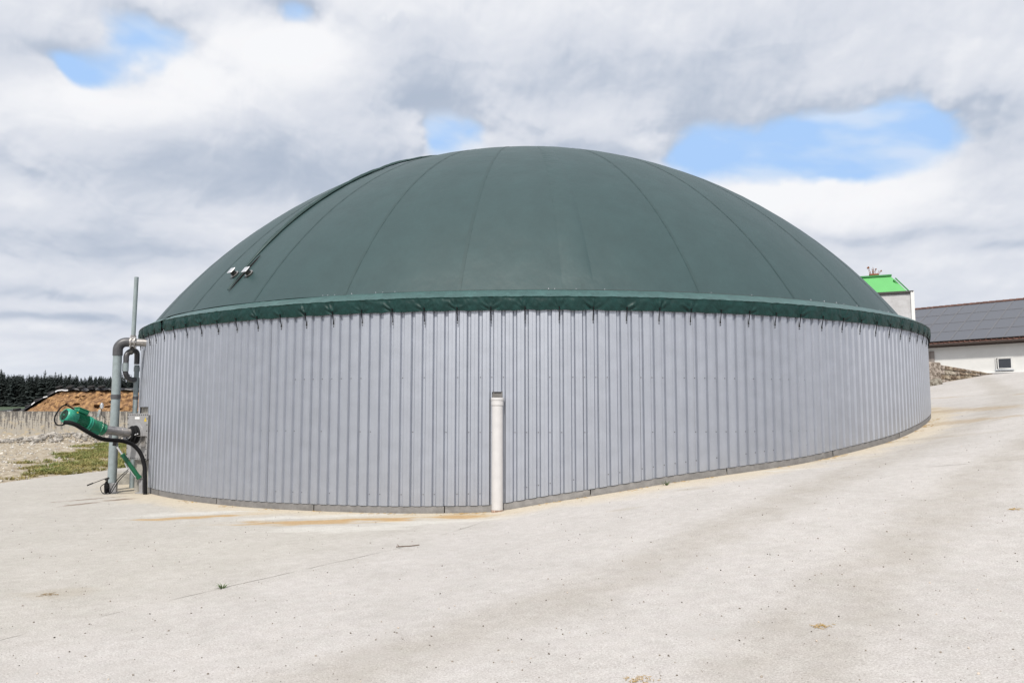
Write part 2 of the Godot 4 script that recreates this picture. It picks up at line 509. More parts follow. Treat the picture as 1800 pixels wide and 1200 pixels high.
# dirt, stains and wheel tracks on the concrete, 60 m square
func yard_map() -> ImageTexture:
	var n := 768
	var out := PackedByteArray()
	out.resize(n * n * 3)
	var big := noise(101, 0.16, 4)
	var mid := noise(102, 0.9, 4)
	var streak := noise(103, 1.0, 4)
	var track_a := [Vector2(-7, 0), Vector2(-2.2, -4.2), Vector2(1.15, -7.9), Vector2(5.9, -13.4), Vector2(10.6, -17.6), Vector2(14.6, -23), Vector2(18.5, -30), Vector2(24, -40)]
	var track_b := [Vector2(-3.4, -0.2), Vector2(0.2, -3.0), Vector2(3.0, -6.9), Vector2(6.6, -11.2), Vector2(12.0, -16.2), Vector2(16.2, -21.8), Vector2(20.3, -29), Vector2(26, -39)]
	# [x, z, half length, half width, turn in degrees, kind]: 1 ochre wash, 2 pale lime, 3 oil
	var spots := [[-3.2, -13.3, 1.7, 0.34, 4.0, 1.0], [-2.2, -13.5, 0.9, 0.24, -3.0, 1.0], [-0.8, -13.55, 0.8, 0.34, -8.0, 1.0], [-5.6, -14.1, 1.1, 0.22, 22.0, 1.0],
		[-2.7, -12.5, 1.6, 0.40, 3.0, 2.0], [-1.2, -13.0, 1.3, 0.25, -4.0, 2.0], [-5.9, -14.6, 1.2, 0.35, 25.0, 2.0], [-3.2, -14.05, 2.0, 0.25, 10.0, 2.0],
		[-8.75, -16.15, 0.55, 0.07, 62.0, 3.0], [-9.1, -17.0, 0.75, 0.05, 50.0, 3.0], [-8.4, -16.9, 0.4, 0.12, 50.0, 3.0],
		[4.9, -14.3, 0.9, 0.10, -20.0, 2.0], [6.2, -14.9, 0.8, 0.10, -30.0, 4.0], [3.0, -13.0, 0.35, 0.12, -10.0, 4.0], [1.6, -11.9, 0.3, 0.1, 0.0, 4.0], [8.6, -16.0, 1.1, 0.25, -42.0, 4.0], [10.2, -17.8, 1.3, 0.42, -50.0, 5.0],
		[11.9, -20.6, 1.9, 0.7, -70.0, 5.0], [12.1, -23.2, 1.4, 0.3, -85.0, 5.0], [15.0, -28.0, 2.2, 0.15, -75.0, 5.0], [23.5, -41.5, 2.6, 0.3, -27.0, 5.0], [15.5, -24.0, 0.4, 0.2, 0.0, 5.0], [-4.7, -8.2, 0.45, 0.25, 20.0, 4.0]]
	for py in n:
		var z := 4.0 - (py + 0.5) * 60.0 / n
		for px in n:
			var x := -18.0 + (px + 0.5) * 60.0 / n
			var p := Vector2(x, z)
			var nb := big.get_noise_2d(x, z)
			var nm := mid.get_noise_2d(x, z)
			var v := 0.915 + 0.025 * nb + 0.022 * nm
			# the flat yard left of the joint has a more sandy film, the ramp is greyer
			var side := clampf((x + 0.1) * 0.897 + (z + 14.4) * 0.443, -1.0, 1.0) * 0.5 + 0.5 + 0.35 * nm
			var c := Color(v * 0.953, v * 0.933, v * 0.897).lerp(Color(v * 0.99, v * 0.970, v * 0.950), clampf(side, 0.0, 1.0))
			if x > -8.0 and z > -48.0:
				var wob := 0.12 * nm + 0.12 * nb
				var d := minf(absf(path_dist(p, track_a) + wob), absf(path_dist(p, track_b) + wob * 0.8))
				var t := smoothstep(0.70, 0.10, d) * clampf(0.80 + 0.6 * streak.get_noise_2d(x * 1.5, z * 1.5), 0.0, 1.0)
				c = c.lerp(Color(0.772, 0.742, 0.695), 0.44 * t)
			# sand washed against the tank foot
			var dr := Vector2(x - CX, z - CZ).length() - 11.38
			if dr > -0.6 and dr < 2.2:
				c = c.lerp(Color(0.945, 0.885, 0.775), 0.72 * smoothstep(1.25 + 0.7 * nm + 0.6 * nb, 0.15, dr))
			for s in spots:
				var q := (p - Vector2(s[0], s[1])).rotated(deg_to_rad(s[4]))
				var l: float = absf(q.x) / s[2]
				var w: float = absf(q.y) / s[3]
				if l > 1.8 or w > 2.6:
					continue
				var k := smoothstep(1.1, 0.45, sqrt(l * l + w * w) + 0.75 * streak.get_noise_2d(x * 0.9, z * 3.2) + 0.4 * nm)
				if s[5] == 1.0:
					c = c.lerp(Color(0.86, 0.705, 0.49), 0.75 * k)
				elif s[5] == 2.0:
					c = c.lerp(Color(0.965, 0.955, 0.925), 0.75 * k)
				elif s[5] == 3.0:
					c = c.lerp(Color(0.50, 0.41, 0.34), 0.75 * k)
				elif s[5] == 5.0:
					c = c.lerp(Color(0.80, 0.71, 0.58), 0.5 * k)
				else:
					c = c.lerp(Color(0.80, 0.76, 0.69), 0.4 * k)
			var o := (py * n + px) * 3
			out[o] = int(clampf(c.r, 0, 1) * 255.0); out[o + 1] = int(clampf(c.g, 0, 1) * 255.0); out[o + 2] = int(clampf(c.b, 0, 1) * 255.0)
	return ImageTexture.create_from_image(Image.create_from_data(n, n, false, Image.FORMAT_RGB8, out))

func build_ground() -> void:
	# terrain: one sheet to the horizon
	var xs := []
	var zs := []
	for i in 61:
		var t := (i - 30) / 30.0
		xs.append(-5.0 + t * 70.0 + signf(t) * pow(absf(t), 4.0) * 900.0)
	for i in 71:
		var t := i / 70.0
		zs.append(60.0 - t * 190.0 - pow(t, 5.0) * 1000.0)
	var st := begin()
	st.set_smooth_group(1)
	for i in xs.size() - 1:
		for j in zs.size() - 1:
			var c := []
			for k in [[0, 0], [1, 0], [1, 1], [0, 1]]:
				var x: float = xs[i + k[0]]
				var z: float = zs[j + k[1]]
				c.append(Vector3(x, ground_y(x, z) - 0.09, z))
			quad(st, c[0], c[1], c[2], c[3], Vector3.UP)
	var fm := mat("field_grass", lin(0.055, 0.10, 0.045), 0.95)
	fm.albedo_texture = M["blotch"]
	triplanar(fm, 6.0)
	structure("terrain", st, fm)

	# gravel lot beyond the concrete
	st = begin()
	st.set_smooth_group(1)
	var gn := noise(301, 0.25, 4)
	for i in 52:
		for j in 60:
			var c := []
			for k in [[0, 0], [1, 0], [1, 1], [0, 1]]:
				var t: float = (i + k[0]) / 52.0
				var z: float = 2.0 - (j + k[1]) * 1.15
				var x: float = lerpf(-64.0, yard_edge(z) + 0.3, t)
				c.append(Vector3(x, ground_y(x, z) - 0.045 + 0.05 * gn.get_noise_2d(x, z) * smoothstep(1.0, 0.9, t), z))
			quad(st, c[0], c[1], c[2], c[3], Vector3.UP)
	var gsize := 512
	var ga := field(gsize, 41, 0.05, 4, FastNoiseLite.TYPE_CELLULAR)
	var gb := field(gsize, 43, 0.015, 4)
	var gc := field(gsize, 45, 0.12, 2)
	var gm := mat("gravel_mix", lin(0.62, 0.60, 0.56), 0.95)
	gm.albedo_texture = tint_texture(gsize, [[ga, 0.8], [gb, 1.1], [gc, 0.7]], Color(0.56, 0.50, 0.42), Color(0.93, 0.905, 0.85))
	gm.normal_enabled = true
	gm.normal_texture = normal_texture(gsize, ga, 5.0)
	triplanar(gm, 3.4)
	structure("gravel_lot", st, gm)

	# concrete yard and ramp
	var verts := PackedVector3Array()
	var uv := PackedVector2Array()
	var uv2 := PackedVector2Array()
	var nor := PackedVector3Array()
	var idx := PackedInt32Array()
	var nz := 190
	var nx := 170
	for j in nz + 1:
		var z := 22.0 - 82.0 * j / nz
		for i in nx + 1:
			var e := yard_edge(z)
			var x := lerpf(e, 46.0, float(i) / nx)
			var y := ground_y(x, z)
			if i == 0:
				y -= 0.03
			verts.append(Vector3(x, y, z))
			uv.append(Vector2(x, z) / 2.4)
			uv2.append(Vector2((x + 18.0) / 60.0, (4.0 - z) / 60.0))
			var g := Vector3(ground_y(x - 0.15, z) - ground_y(x + 0.15, z), 0.3, ground_y(x, z - 0.15) - ground_y(x, z + 0.15))
			nor.append(g.normalized())
	for j in nz:
		for i in nx:
			var a := j * (nx + 1) + i
			var b := a + nx + 1
			idx.append_array([a, b, a + 1, a + 1, b, b + 1])
	# clockwise from above
	for k in range(0, idx.size(), 3):
		var p0 := verts[idx[k]]
		if (verts[idx[k + 1]] - p0).cross(verts[idx[k + 2]] - p0).y > 0.0:
			var tmp := idx[k + 1]
			idx[k + 1] = idx[k + 2]
			idx[k + 2] = tmp
	var arr := []
	arr.resize(Mesh.ARRAY_MAX)
	arr[Mesh.ARRAY_VERTEX] = verts
	arr[Mesh.ARRAY_NORMAL] = nor
	arr[Mesh.ARRAY_TEX_UV] = uv
	arr[Mesh.ARRAY_TEX_UV2] = uv2
	arr[Mesh.ARRAY_INDEX] = idx
	var am := ArrayMesh.new()
	am.add_surface_from_arrays(Mesh.PRIMITIVE_TRIANGLES, arr)
	var s := 1024
	var fa := field(s, 61, 0.22, 2)
	var fb := field(s, 62, 0.09, 3)
	var fc := field(s, 63, 0.012, 5)
	var fd := field(s, 64, 0.33, 1, FastNoiseLite.TYPE_VALUE)
	var ym := mat("yard_concrete", lin(0.660, 0.675, 0.700), 0.92)
	ym.albedo_texture = tint_texture(s, [[fa, 0.75], [fb, 0.55], [fc, 0.30], [fd, 0.55]], Color(0.80, 0.785, 0.77), Color(1.0, 0.995, 0.985))
	ym.normal_enabled = true
	ym.normal_texture = normal_texture(s, fb, 3.0)
	ym.normal_scale = 0.4
	ym.detail_enabled = true
	ym.detail_blend_mode = BaseMaterial3D.BLEND_MODE_MUL
	ym.detail_uv_layer = BaseMaterial3D.DETAIL_UV_2
	ym.detail_albedo = yard_map()
	ym.metallic_specular = 0.3
	var yard := part_mesh(self, "concrete_yard", am, ym)
	yard.set_meta("kind", "structure")
	# open joints in the slab: a dark filler strip, broken here and there
	var jm := mat("joint_filler", lin(0.33, 0.31, 0.28), 0.95)
	var jn := noise(77, 0.9, 3)
	var jst := begin()
	for line in [[[Vector2(-5.4, -4.3), Vector2(-4.17, -6.55), Vector2(-3.04, -8.4), Vector2(-1.5, -10.55), Vector2(-0.55, -12.6), Vector2(-0.12, -14.0)], 0.006], [[Vector2(5.3, -13.0), Vector2(7.0, -12.2), Vector2(9.4, -11.4), Vector2(14, -10.4)], 0.008]]:
		var pts: Array = line[0]
		for i in pts.size() - 1:
			var a: Vector2 = pts[i]
			var b: Vector2 = pts[i + 1]
			var m := int(a.distance_to(b) / 0.12)
			for k in m:
				var p := a.lerp(b, float(k) / m)
				var q := a.lerp(b, float(k + 1) / m)
				var side := (b - a).normalized().orthogonal()
				var w0: float = line[1] * clampf(0.40 + 1.6 * jn.get_noise_2d(p.x * 2.0, p.y * 2.0), 0.0, 1.2)
				var w1: float = line[1] * clampf(0.40 + 1.6 * jn.get_noise_2d(q.x * 2.0, q.y * 2.0), 0.0, 1.2)
				p += side * 0.02 * jn.get_noise_2d(p.x * 3.0, 9.0 + p.y * 3.0)
				q += side * 0.02 * jn.get_noise_2d(q.x * 3.0, 9.0 + q.y * 3.0)
				if w0 + w1 < 0.003:
					continue
				var c := []
				for v in [p + side * w0, q + side * w1, q - side * w1, p - side * w0]:
					c.append(Vector3(v.x, ground_y(v.x, v.y) + 0.004, v.y))
				quad(jst, c[0], c[1], c[2], c[3], Vector3.UP)
	structure("yard_joint", jst, jm)

func pebble_mesh(seed_: int) -> ArrayMesh:
	var r := RandomNumberGenerator.new()
	r.seed = seed_
	var t := (1.0 + sqrt(5.0)) / 2.0
	var v := [Vector3(-1, t, 0), Vector3(1, t, 0), Vector3(-1, -t, 0), Vector3(1, -t, 0), Vector3(0, -1, t), Vector3(0, 1, t), Vector3(0, -1, -t), Vector3(0, 1, -t), Vector3(t, 0, -1), Vector3(t, 0, 1), Vector3(-t, 0, -1), Vector3(-t, 0, 1)]
	for i in 12:
		v[i] = (v[i] as Vector3).normalized() * Vector3(1.0, 0.62, 0.8) * r.randf_range(0.72, 1.15)
	var st := begin()
	for f in [[0, 11, 5], [0, 5, 1], [0, 1, 7], [0, 7, 10], [0, 10, 11], [1, 5, 9], [5, 11, 4], [11, 10, 2], [10, 7, 6], [7, 1, 8], [3, 9, 4], [3, 4, 2], [3, 2, 6], [3, 6, 8], [3, 8, 9], [4, 9, 5], [2, 4, 11], [6, 2, 10], [8, 6, 7], [9, 8, 1]]:
		tri(st, v[f[0]], v[f[1]], v[f[2]], v[f[0]] + v[f[1]] + v[f[2]])
	return bake(st)

func scatter(called: String, label: String, category: String, mesh: Mesh, m: Material, xf: Array, cols: Array) -> void:
	var mm := MultiMesh.new()
	mm.transform_format = MultiMesh.TRANSFORM_3D
	mm.use_colors = true
	mm.mesh = mesh
	mm.instance_count = xf.size()
	for i in xf.size():
		mm.set_instance_transform(i, xf[i])
		mm.set_instance_color(i, cols[i])
	var o := MultiMeshInstance3D.new()
	o.name = numbered(called)
	o.multimesh = mm
	o.material_override = m
	add_child(o)
	o.set_meta("kind", "stuff")
	o.set_meta("label", label)
	o.set_meta("category", category)

func tuft_mesh(seed_: int, blades: int, h: float, spread: float, w: float) -> ArrayMesh:
	var r := RandomNumberGenerator.new()
	r.seed = seed_
	var st := begin()
	for i in blades:
		var a := r.randf() * TAU
		var d := Vector3(cos(a), 0, sin(a))
		var s := Vector3(-d.z, 0, d.x)
		var o := d * r.randf() * spread * 0.5
		var hh := h * r.randf_range(0.55, 1.0)
		var mid := o + d * spread * 0.35 + Vector3.UP * hh * 0.65
		var tip := o + d * spread * r.randf_range(0.8, 1.5) + Vector3.UP * hh
		quad(st, o - s * w, o + s * w, mid + s * w * 0.7, mid - s * w * 0.7, -d)
		tri(st, mid - s * w * 0.7, mid + s * w * 0.7, tip, -d)
	return bake(st)

func in_grass(x: float, z: float, n: FastNoiseLite) -> bool:
	if x > yard_edge(z) - 0.15 or z > -22.3 or z < -58.0:
		return false
	# far side runs from the slab corner out to the rubble
	var lim := lerpf(-14.0, -24.5, (-z - 22.5) / 23.0) if z > -45.5 else lerpf(-24.5, -19.0, (-z - 45.5) / 12.0)
	return x > lim + 2.6 * n.get_noise_2d(x, z)

func build_ground_cover() -> void:
	var gn := noise(311, 0.35, 3)
	var pn := noise(313, 0.6, 3)
	# grass
	var xf := []
	var cols := []
	rng.seed = 5
	var tries := 0
	while xf.size() < 11000 and tries < 90000:
		tries += 1
		var z := -22.0 - pow(rng.randf(), 1.3) * 34.0
		var x := rng.randf_range(-27.0, -8.0)
		if not in_grass(x, z, gn):
			continue
		var p := pn.get_noise_2d(x, z)
		if p < -0.18 and rng.randf() < 0.8:
			continue
		var s := rng.randf_range(0.6, 1.25) * (1.0 + 0.6 * p)
		xf.append(Transform3D(Basis(Vector3.UP, rng.randf() * TAU).scaled(Vector3.ONE * s), Vector3(x, ground_y(x, z) - 0.05, z)))
		var dry := clampf(0.52 - 1.1 * p + rng.randf_range(-0.25, 0.25), 0.0, 1.0)
		cols.append(Color(0.13, 0.165, 0.035).lerp(Color(0.33, 0.25, 0.10), dry))
	scatter("grass", "short patchy green and straw-coloured grass at the edge of the concrete yard", "grass", tuft_mesh(8, 7, 0.13, 0.13, 0.011), M["leaf_by_colour"], xf, cols)
	# loose stones on the gravel lot and the low rubble ridge before the bunker wall
	xf = []
	cols = []
	rng.seed = 6
	for i in 6500:
		var z := -19.0 - pow(rng.randf(), 1.2) * 45.0
		var x := rng.randf_range(-46.0, -13.6)
		if x > yard_edge(z) - 0.2 or (in_grass(x, z, gn) and rng.randf() < 0.93):
			continue
		var s := 0.02 + 0.09 * pow(rng.randf(), 3.0)
		xf.append(Transform3D(Basis.from_euler(Vector3(rng.randf(), rng.randf() * TAU, rng.randf())).scaled(Vector3.ONE * s), Vector3(x, ground_y(x, z) - 0.04, z)))
		var g := rng.randf_range(0.26, 0.62)
		cols.append(Color(g, g * 0.95, g * 0.87))
	scatter("gravel", "loose grey and beige gravel stones strewn over the lot left of the yard", "gravel", pebble_mesh(2), M["by_colour"], xf, cols)
	# grit on the concrete
	xf = []
	cols = []
	rng.seed = 7
	for i in 4600:
		var z := -3.6 - pow(rng.randf(), 1.6) * 17.0
		var x := rng.randf_range(-0.75, 0.78) * (-z + 1.0)
		var dr := Vector2(x - CX, z - CZ).length()
		if dr < 11.47 or x < yard_edge(z) + 0.2:
			continue
		var s := 0.003 + 0.008 * pow(rng.randf(), 4.0)
		xf.append(Transform3D(Basis.from_euler(Vector3(rng.randf(), rng.randf() * TAU, rng.randf())).scaled(Vector3.ONE * s), Vector3(x, ground_y(x, z) + s * 0.35, z)))
		var g := rng.randf_range(0.05, 0.26) if rng.randf() < 0.9 else rng.randf_range(0.38, 0.5)
		cols.append(Color(g * 1.1, g * 0.95, g * 0.8))
	scatter("grit", "fine dark grit and tiny pebbles strewn over the concrete yard", "grit", pebble_mesh(3), M["by_colour"], xf, cols)
	# chaff along the tank foot
	xf = []
	cols = []
	rng.seed = 9
	for i in 900:
		var psi := rng.randf_range(-44.0, 62.0)
		var r := 11.44 + absf(rng.randfn(0.0, 0.10))
		if gn.get_noise_2d(psi * 0.9, 3.0) < 0.0:
			continue
		var p := around(psi, r, 0.0)
		p.y = ground_y(p.x, p.z) + 0.006
		xf.append(Transform3D(Basis.from_euler(Vector3(0, rng.randf() * TAU, rng.randf_range(-0.2, 0.2))).scaled(Vector3(0.028, 0.005, 0.006) * rng.randf_range(0.5, 1.4)), p))
		var g := rng.randf_range(0.7, 1.1)
		cols.append(Color(0.42 * g, 0.28 * g, 0.11 * g))
	scatter("chaff", "orange-brown silage chaff blown against the foot of the round tank", "chaff", pebble_mesh(4), M["by_colour"], xf, cols)

	# single bits lying on the yard
	var straw := ["small clump of straw lying on the ramp nearest the bottom edge", "small clump of straw lying on the ramp below the right wheel track", "pinch of straw on the ramp near the right edge of the picture", "thin scatter of brown straw at the left of the flat yard"]
	var spots := [Vector3(0.78, 0.16, -4.95), Vector3(2.2, 0.12, -5.75), Vector3(5.75, 0.12, -9.1), Vector3(-4.7, 0.16, -8.15)]
	for k in 4:
		rng.seed = 40 + k
		var at := Vector3(spots[k].x, ground_y(spots[k].x, spots[k].z), spots[k].z)
		var t := thing("straw_clump", straw[k], "straw", at, "straw clumps on the yard")
		var st := begin()
		for i in 46:
			var c: Vector3 = Vector3(rng.randfn(0, 0.4), 0, rng.randfn(0, 0.26)) * spots[k].y * 0.75
			c.y = ground_y(at.x + c.x, at.z + c.z) - at.y + 0.004 + rng.randf() * 0.014 * exp(-c.length() * 12.0)
			var a := rng.randf() * TAU
			var d := Vector3(cos(a), rng.randf_range(-0.12, 0.2), sin(a)) * rng.randf_range(0.012, 0.035)
			tube(st, [c - d * 0.5, c + d * 0.5], 0.0017, 4)
		part(t, "straw", st, M["straw_a"] if k != 3 else M["straw_b"])
	var sx := -1.4
	var sz := -10.65
	var tw := thing("stick", "thin brown stick lying across the joint in the concrete", "stick", Vector3(sx, ground_y(sx, sz), sz))
	var st2 := begin()
	tube(st2, [Vector3(-0.14, 0.006, 0.035), Vector3(-0.06, 0.010, 0.012), Vector3(0.03, 0.010, 0.0), Vector3(0.16, 0.018, -0.05)], 0.006, 6)
	tube(st2, [Vector3(-0.10, 0.010, 0.02), Vector3(-0.13, 0.03, 0.0)], 0.004, 5)
	part(tw, "twig", st2, M["bark"])
	for w in [[-3.03, -8.40, 0.06, "small green weed growing in the joint of the slab"], [2.72, -13.98, 0.10, "little green weed growing at the foot of the tank wall"]]:
		var y := ground_y(w[0], w[1])
		var t := thing("weed", w[3], "weed", Vector3(w[0], y, w[1]))
		var o := part_mesh(t, "leaves", tuft_mesh(31, 16, w[2], w[2] * 1.1, 0.007), M["weed_green"])
		o.position.y = -0.002

# ---------------------------------------------------------------- the digester tank
func base_y(psi: float) -> float:
	var p := around(psi, RC, 0.0)
	return ground_y(p.x, p.z)

func build_tank() -> void:
	var T := thing("biogas_digester", "huge round grey metal-clad tank with a domed dark green membrane roof", "tank", Vector3(CX, -0.12, CZ))
	var off := -T.position
	# inner concrete wall
	var st := begin()
	st.set_smooth_group(1)
	for i in 144:
		var a := around(i * 2.5, 11.35, -0.6) + off
		var b := around(i * 2.5 + 2.5, 11.35, -0.6) + off
		quad(st, a, b, b + Vector3.UP * 4.45, a + Vector3.UP * 4.45, a + b)
	part(T, "concrete_wall", st, M["concrete"])
	# trapezoidal sheets, five ribs each
	var step := 360.0 / 345.0
	var prof := [[0.0, 0.0], [0.11, 0.0], [0.19, 0.0], [0.30, 1.0], [0.585, 1.0], [0.61, 0.95], [0.635, 1.0], [0.89, 1.0], [1.0, 0.0]]
	rng.seed = 11
	var cladding := Node3D.new()
	cladding.name = "cladding"
	T.add_child(cladding)
	for k in range(-34, 35):
		st = begin()
		var jit := rng.randf_range(-0.0015, 0.0015)
		for j in range(5 * k - 2, 5 * k + 3):
			var p0 := -4.22 + (j - 0.61) * step
			for s in prof.size() - 1:
				var fa: Array = prof[s]
				var fb: Array = prof[s + 1]
				var psa: float = p0 + fa[0] * step
				var psb: float = p0 + fb[0] * step
				if j == 5 * k - 2 and s == 0:
					psa += 0.012
				var ra: float = lerpf(RV, RC, fa[1]) + jit
				var rb: float = lerpf(RV, RC, fb[1]) + jit
				var ya := base_y(psa) + 0.125
				var yb := base_y(psb) + 0.125
				if k == -10 or k == -11:
					ya = 1.86
					yb = 1.86
				elif j == 0 and s >= 1:
					ya = 2.10
					yb = 2.10
				var a := around(psa, ra, ya) + off
				var b := around(psb, rb, yb) + off
				var c := around(psb, rb, 3.80) + off
				var d := around(psa, ra, 3.80) + off
				quad(st, a, b, c, d, a + b)
		part(cladding, "sheet", st, M["sheet_metal_%d" % (rng.randi() % 3)])
	# screws in the valleys, three rows
	var head := begin()
	lathe(head, Vector3.ZERO, Vector3(0, 0, 1), [[0.0, 0.011], [0.002, 0.011], [0.0021, 0.007], [0.007, 0.005], [0.007, 0.0]], 8)
	var xf := []
	rng.seed = 12
	for j in range(-62, 70):
		for row in 4:
			if rng.randf() < 0.45:
				continue
			var psi := -4.22 + (j - 0.61 + 0.09) * step
			var yy: float = [base_y(psi) + 0.33, 1.38, 2.36, 0.9][row]
			if row == 3 or yy < base_y(psi) + 0.25 or (psi < -53.0 and psi > -64.5):
				continue
			var p := around(psi, RV, yy) + off
			xf.append(Transform3D(Basis(Vector3.UP, deg_to_rad(psi)), p))
	var mm := MultiMesh.new()
	mm.transform_format = MultiMesh.TRANSFORM_3D
	mm.mesh = bake(head)
	mm.instance_count = xf.size()
	for i in xf.size():
		mm.set_instance_transform(i, xf[i])
	var mi := MultiMeshInstance3D.new()
	mi.name = "screws"
	mi.multimesh = mm
	mi.material_override = M["screw_grey"]
	mi.set_meta("kind", "stuff")
	T.add_child(mi)
	# foot flashing in pieces
	for k in range(-14, 14):
		st = begin()
		st.set_smooth_group(1)
		var a0 := k * 13.0 + 4.0
		for i in 10:
			var pa := a0 + 0.06 + i * 1.29
			var pb := a0 + 0.06 + (i + 1) * 1.29
			var a := around(pa, RC - 0.006, base_y(pa) - 0.05) + off
			var b := around(pb, RC - 0.006, base_y(pb) - 0.05) + off
			var c := around(pb, RC - 0.010, base_y(pb) + 0.116) + off
			var d := around(pa, RC - 0.010, base_y(pa) + 0.116) + off
			quad(st, a, b, c, d, a + b)
			# ledge back to the wall
			quad(st, d, c, around(pb, 11.352, base_y(pb) + 0.121) + off, around(pa, 11.352, base_y(pa) + 0.121) + off, Vector3.UP)
		part(T, "flashing", st, M["flashing"])
	# dome: thirty gores, a little fuller between their seams
	var dc := Vector3(CX - 0.13, DOME_HB - sqrt(DOME_R * DOME_R - DOME_RB * DOME_RB), CZ)
	var tmax := asin(DOME_RB / DOME_R)
	var wn := noise(71, 1.1, 3)
	var roof := Node3D.new()
	roof.name = "roof_membrane"
	T.add_child(roof)
	for g in 30:
		st = begin()
		st.set_smooth_group(1)
		var na := 10
		var nt := 26
		var pts := []
		for i in na + 1:
			var row := []
			for t in nt + 1:
				var th := tmax * t / nt
				var psi := deg_to_rad(4.5 + g * 12.0 + 12.0 * i / na)
				var dv := Vector3(sin(psi) * sin(th), cos(th), cos(psi) * sin(th))
				var u := float(i) / na
				var r := DOME_R + 0.012 * pow(sin(PI * u), 2.0) * sin(th) + 0.006 * wn.get_noise_3d(dv.x * 10.0, dv.y * 10.0, dv.z * 10.0) * sin(PI * u)
				row.append(dc + dv * r + off)
			pts.append(row)
		for i in na:
			for t in nt:
				quad(st, pts[i][t], pts[i + 1][t], pts[i + 1][t + 1], pts[i][t + 1], pts[i][t] - dc - off)
		var gore := part(roof, "gore", st, M["membrane_%d" % [0, 2, 1, 0, 1, 2, 1][g % 7]])
		# welded seam tape along one edge
		st = begin()
		st.set_smooth_group(1)
		for t in range(8, nt * 2):
			var row := []
			for e in [[t, -1.0], [t, 1.0], [t + 1, 1.0], [t + 1, -1.0]]:
				var th: float = tmax * e[0] / (nt * 2)
				var half: float = 0.032 / maxf(0.3, DOME_R * sin(th))
				var psi: float = deg_to_rad(4.5 + g * 12.0) + half * e[1]
				row.append(dc + Vector3(sin(psi) * sin(th), cos(th), cos(psi) * sin(th)) * (DOME_R + 0.0035) + off)
			quad(st, row[0], row[1], row[2], row[3], row[0] - dc - off)
		part(roof, "seam", st, M["membrane_seam"])
	# cover strip over the closing seam, puckered on its left side
	st = begin()
	st.set_smooth_group(1)
	var sp := []
	for i in 15:
		var row := []
		for t in 121:
			var th := lerpf(0.36, tmax * 0.998, t / 120.0)
			var u := i / 14.0
			var psi := deg_to_rad(lerpf(2.5, 5.6, u) + 1.6 * (1.0 - smoothstep(0.1, 0.45, th)) * (0.5 - u))
			var dv := Vector3(sin(psi) * sin(th), cos(th), cos(psi) * sin(th))
			var puck := 0.018 * wn.get_noise_2d(t * 0.9, i * 0.12) * exp(-u * 2.2) * smoothstep(0.35, 0.5, th) * smoothstep(0.9, 0.75, th)
			var r := DOME_R + 0.010 * smoothstep(tmax, tmax * 0.95, th) + 0.014 * sin(PI * u) * smoothstep(0.36, 0.5, th) * smoothstep(tmax, tmax * 0.93, th) + puck
			if i == 0 or i == 14 or t == 0:
				r = DOME_R + 0.002
			row.append(dc + dv * r + off)
		sp.append(row)
	for i in 14:
		for t in 120:
			quad(st, sp[i][t], sp[i + 1][t], sp[i + 1][t + 1], sp[i][t + 1], sp[i][t] - dc - off)
	part(roof, "cover_strip", st, M["membrane_1"])
	# clamping rail line with bolt heads
	st = begin()
	st.set_smooth_group(1)
	for i in 180:
		var row := []
		for e in [[0, 0.0], [1, 0.0], [1, 1.0], [0, 1.0]]:
			row.append(around((i + e[0]) * 2.0, lerpf(DOME_RB - 0.02, DOME_RB + 0.035, e[1]), lerpf(DOME_HB + 0.022, DOME_HB + 0.006, e[1])) + off)
		quad(st, row[0], row[1], row[2], row[3], Vector3.UP)
	part(T, "clamp_rail", st, M["dark_metal"])
	# sloping band and hanging flap, pinched at every strap
	var period := rad_to_deg(0.0535869)
	var first := rad_to_deg(-0.8345)
	var fn := noise(91, 0.8, 3)
	var band_low := []
	st = begin()
	var bandst := begin()
	bandst.set_smooth_group(1)
	st.set_smooth_group(1)
	var cols := 32
	var rows := 12
	var grid := []
	for i in 117 * cols + 1:
		var psi := first + period * (float(i) / cols)
		var u := float(i % cols) / cols - 0.5
		var kk := int(floor(float(i) / cols))
		var u2 := absf(u) * 2.0                     # 1 at the strap, 0 half-way
		u2 = absf(1.0 - u2)
		# strap sits at u = +-0.5
		var from_strap := 0.5 - absf(u)
		var col := []
		var slack := 0.5 + 0.5 * fn.get_noise_2d(kk * 13.7, 4.0)
		for r in rows + 1:
			var v := float(r) / rows
			var dx := from_strap * 0.61
			var dy := (0.90 - v) * 0.24
			var rho := sqrt(dx * dx + dy * dy)
			# two or three creases run up from every eyelet, none where the cloth hangs loose
			var fold := 0.0
			for cr in 3:
				var lean := 0.62 + 0.55 * cr + 0.35 * fn.get_noise_2d(kk * 17.3 + cr * 5.0, 8.0 + 30.0 * float(u > 0.0))
				var ww := 0.014 + 0.07 * rho
				var strength := maxf(0.0, 0.75 + 1.6 * fn.get_noise_2d(kk * 11.9 + cr * 9.0, 90.0 + 40.0 * float(u > 0.0)))
				var pd := rho * sin(clampf(atan2(dy, dx + 1e-4) - lean, -1.5, 1.5))
				fold += strength * (exp(-pow(pd / ww, 2.0)) - 0.6 * exp(-pow((pd + ww * 1.6) / ww, 2.0)))
			var amp := 0.020 * smoothstep(0.015, 0.06, rho) * smoothstep(0.26, 0.09, rho) * (0.5 + slack)
			var bulge := 0.016 * sin(PI * clampf(v, 0.0, 1.0)) * (0.3 + 0.9 * smoothstep(0.0, 0.4, from_strap)) + 0.008 * smoothstep(0.5, 1.0, v) * smoothstep(0.0, 0.4, from_strap)
			var rad := RFLAP + 0.045 - 0.028 * v + bulge + amp * fold + 0.012 * fn.get_noise_2d(psi * 1.6, v * 1.5)
			if r == 0:
				rad = RFLAP + 0.055 + 0.006 * fn.get_noise_2d(psi * 3.0, 40.0)
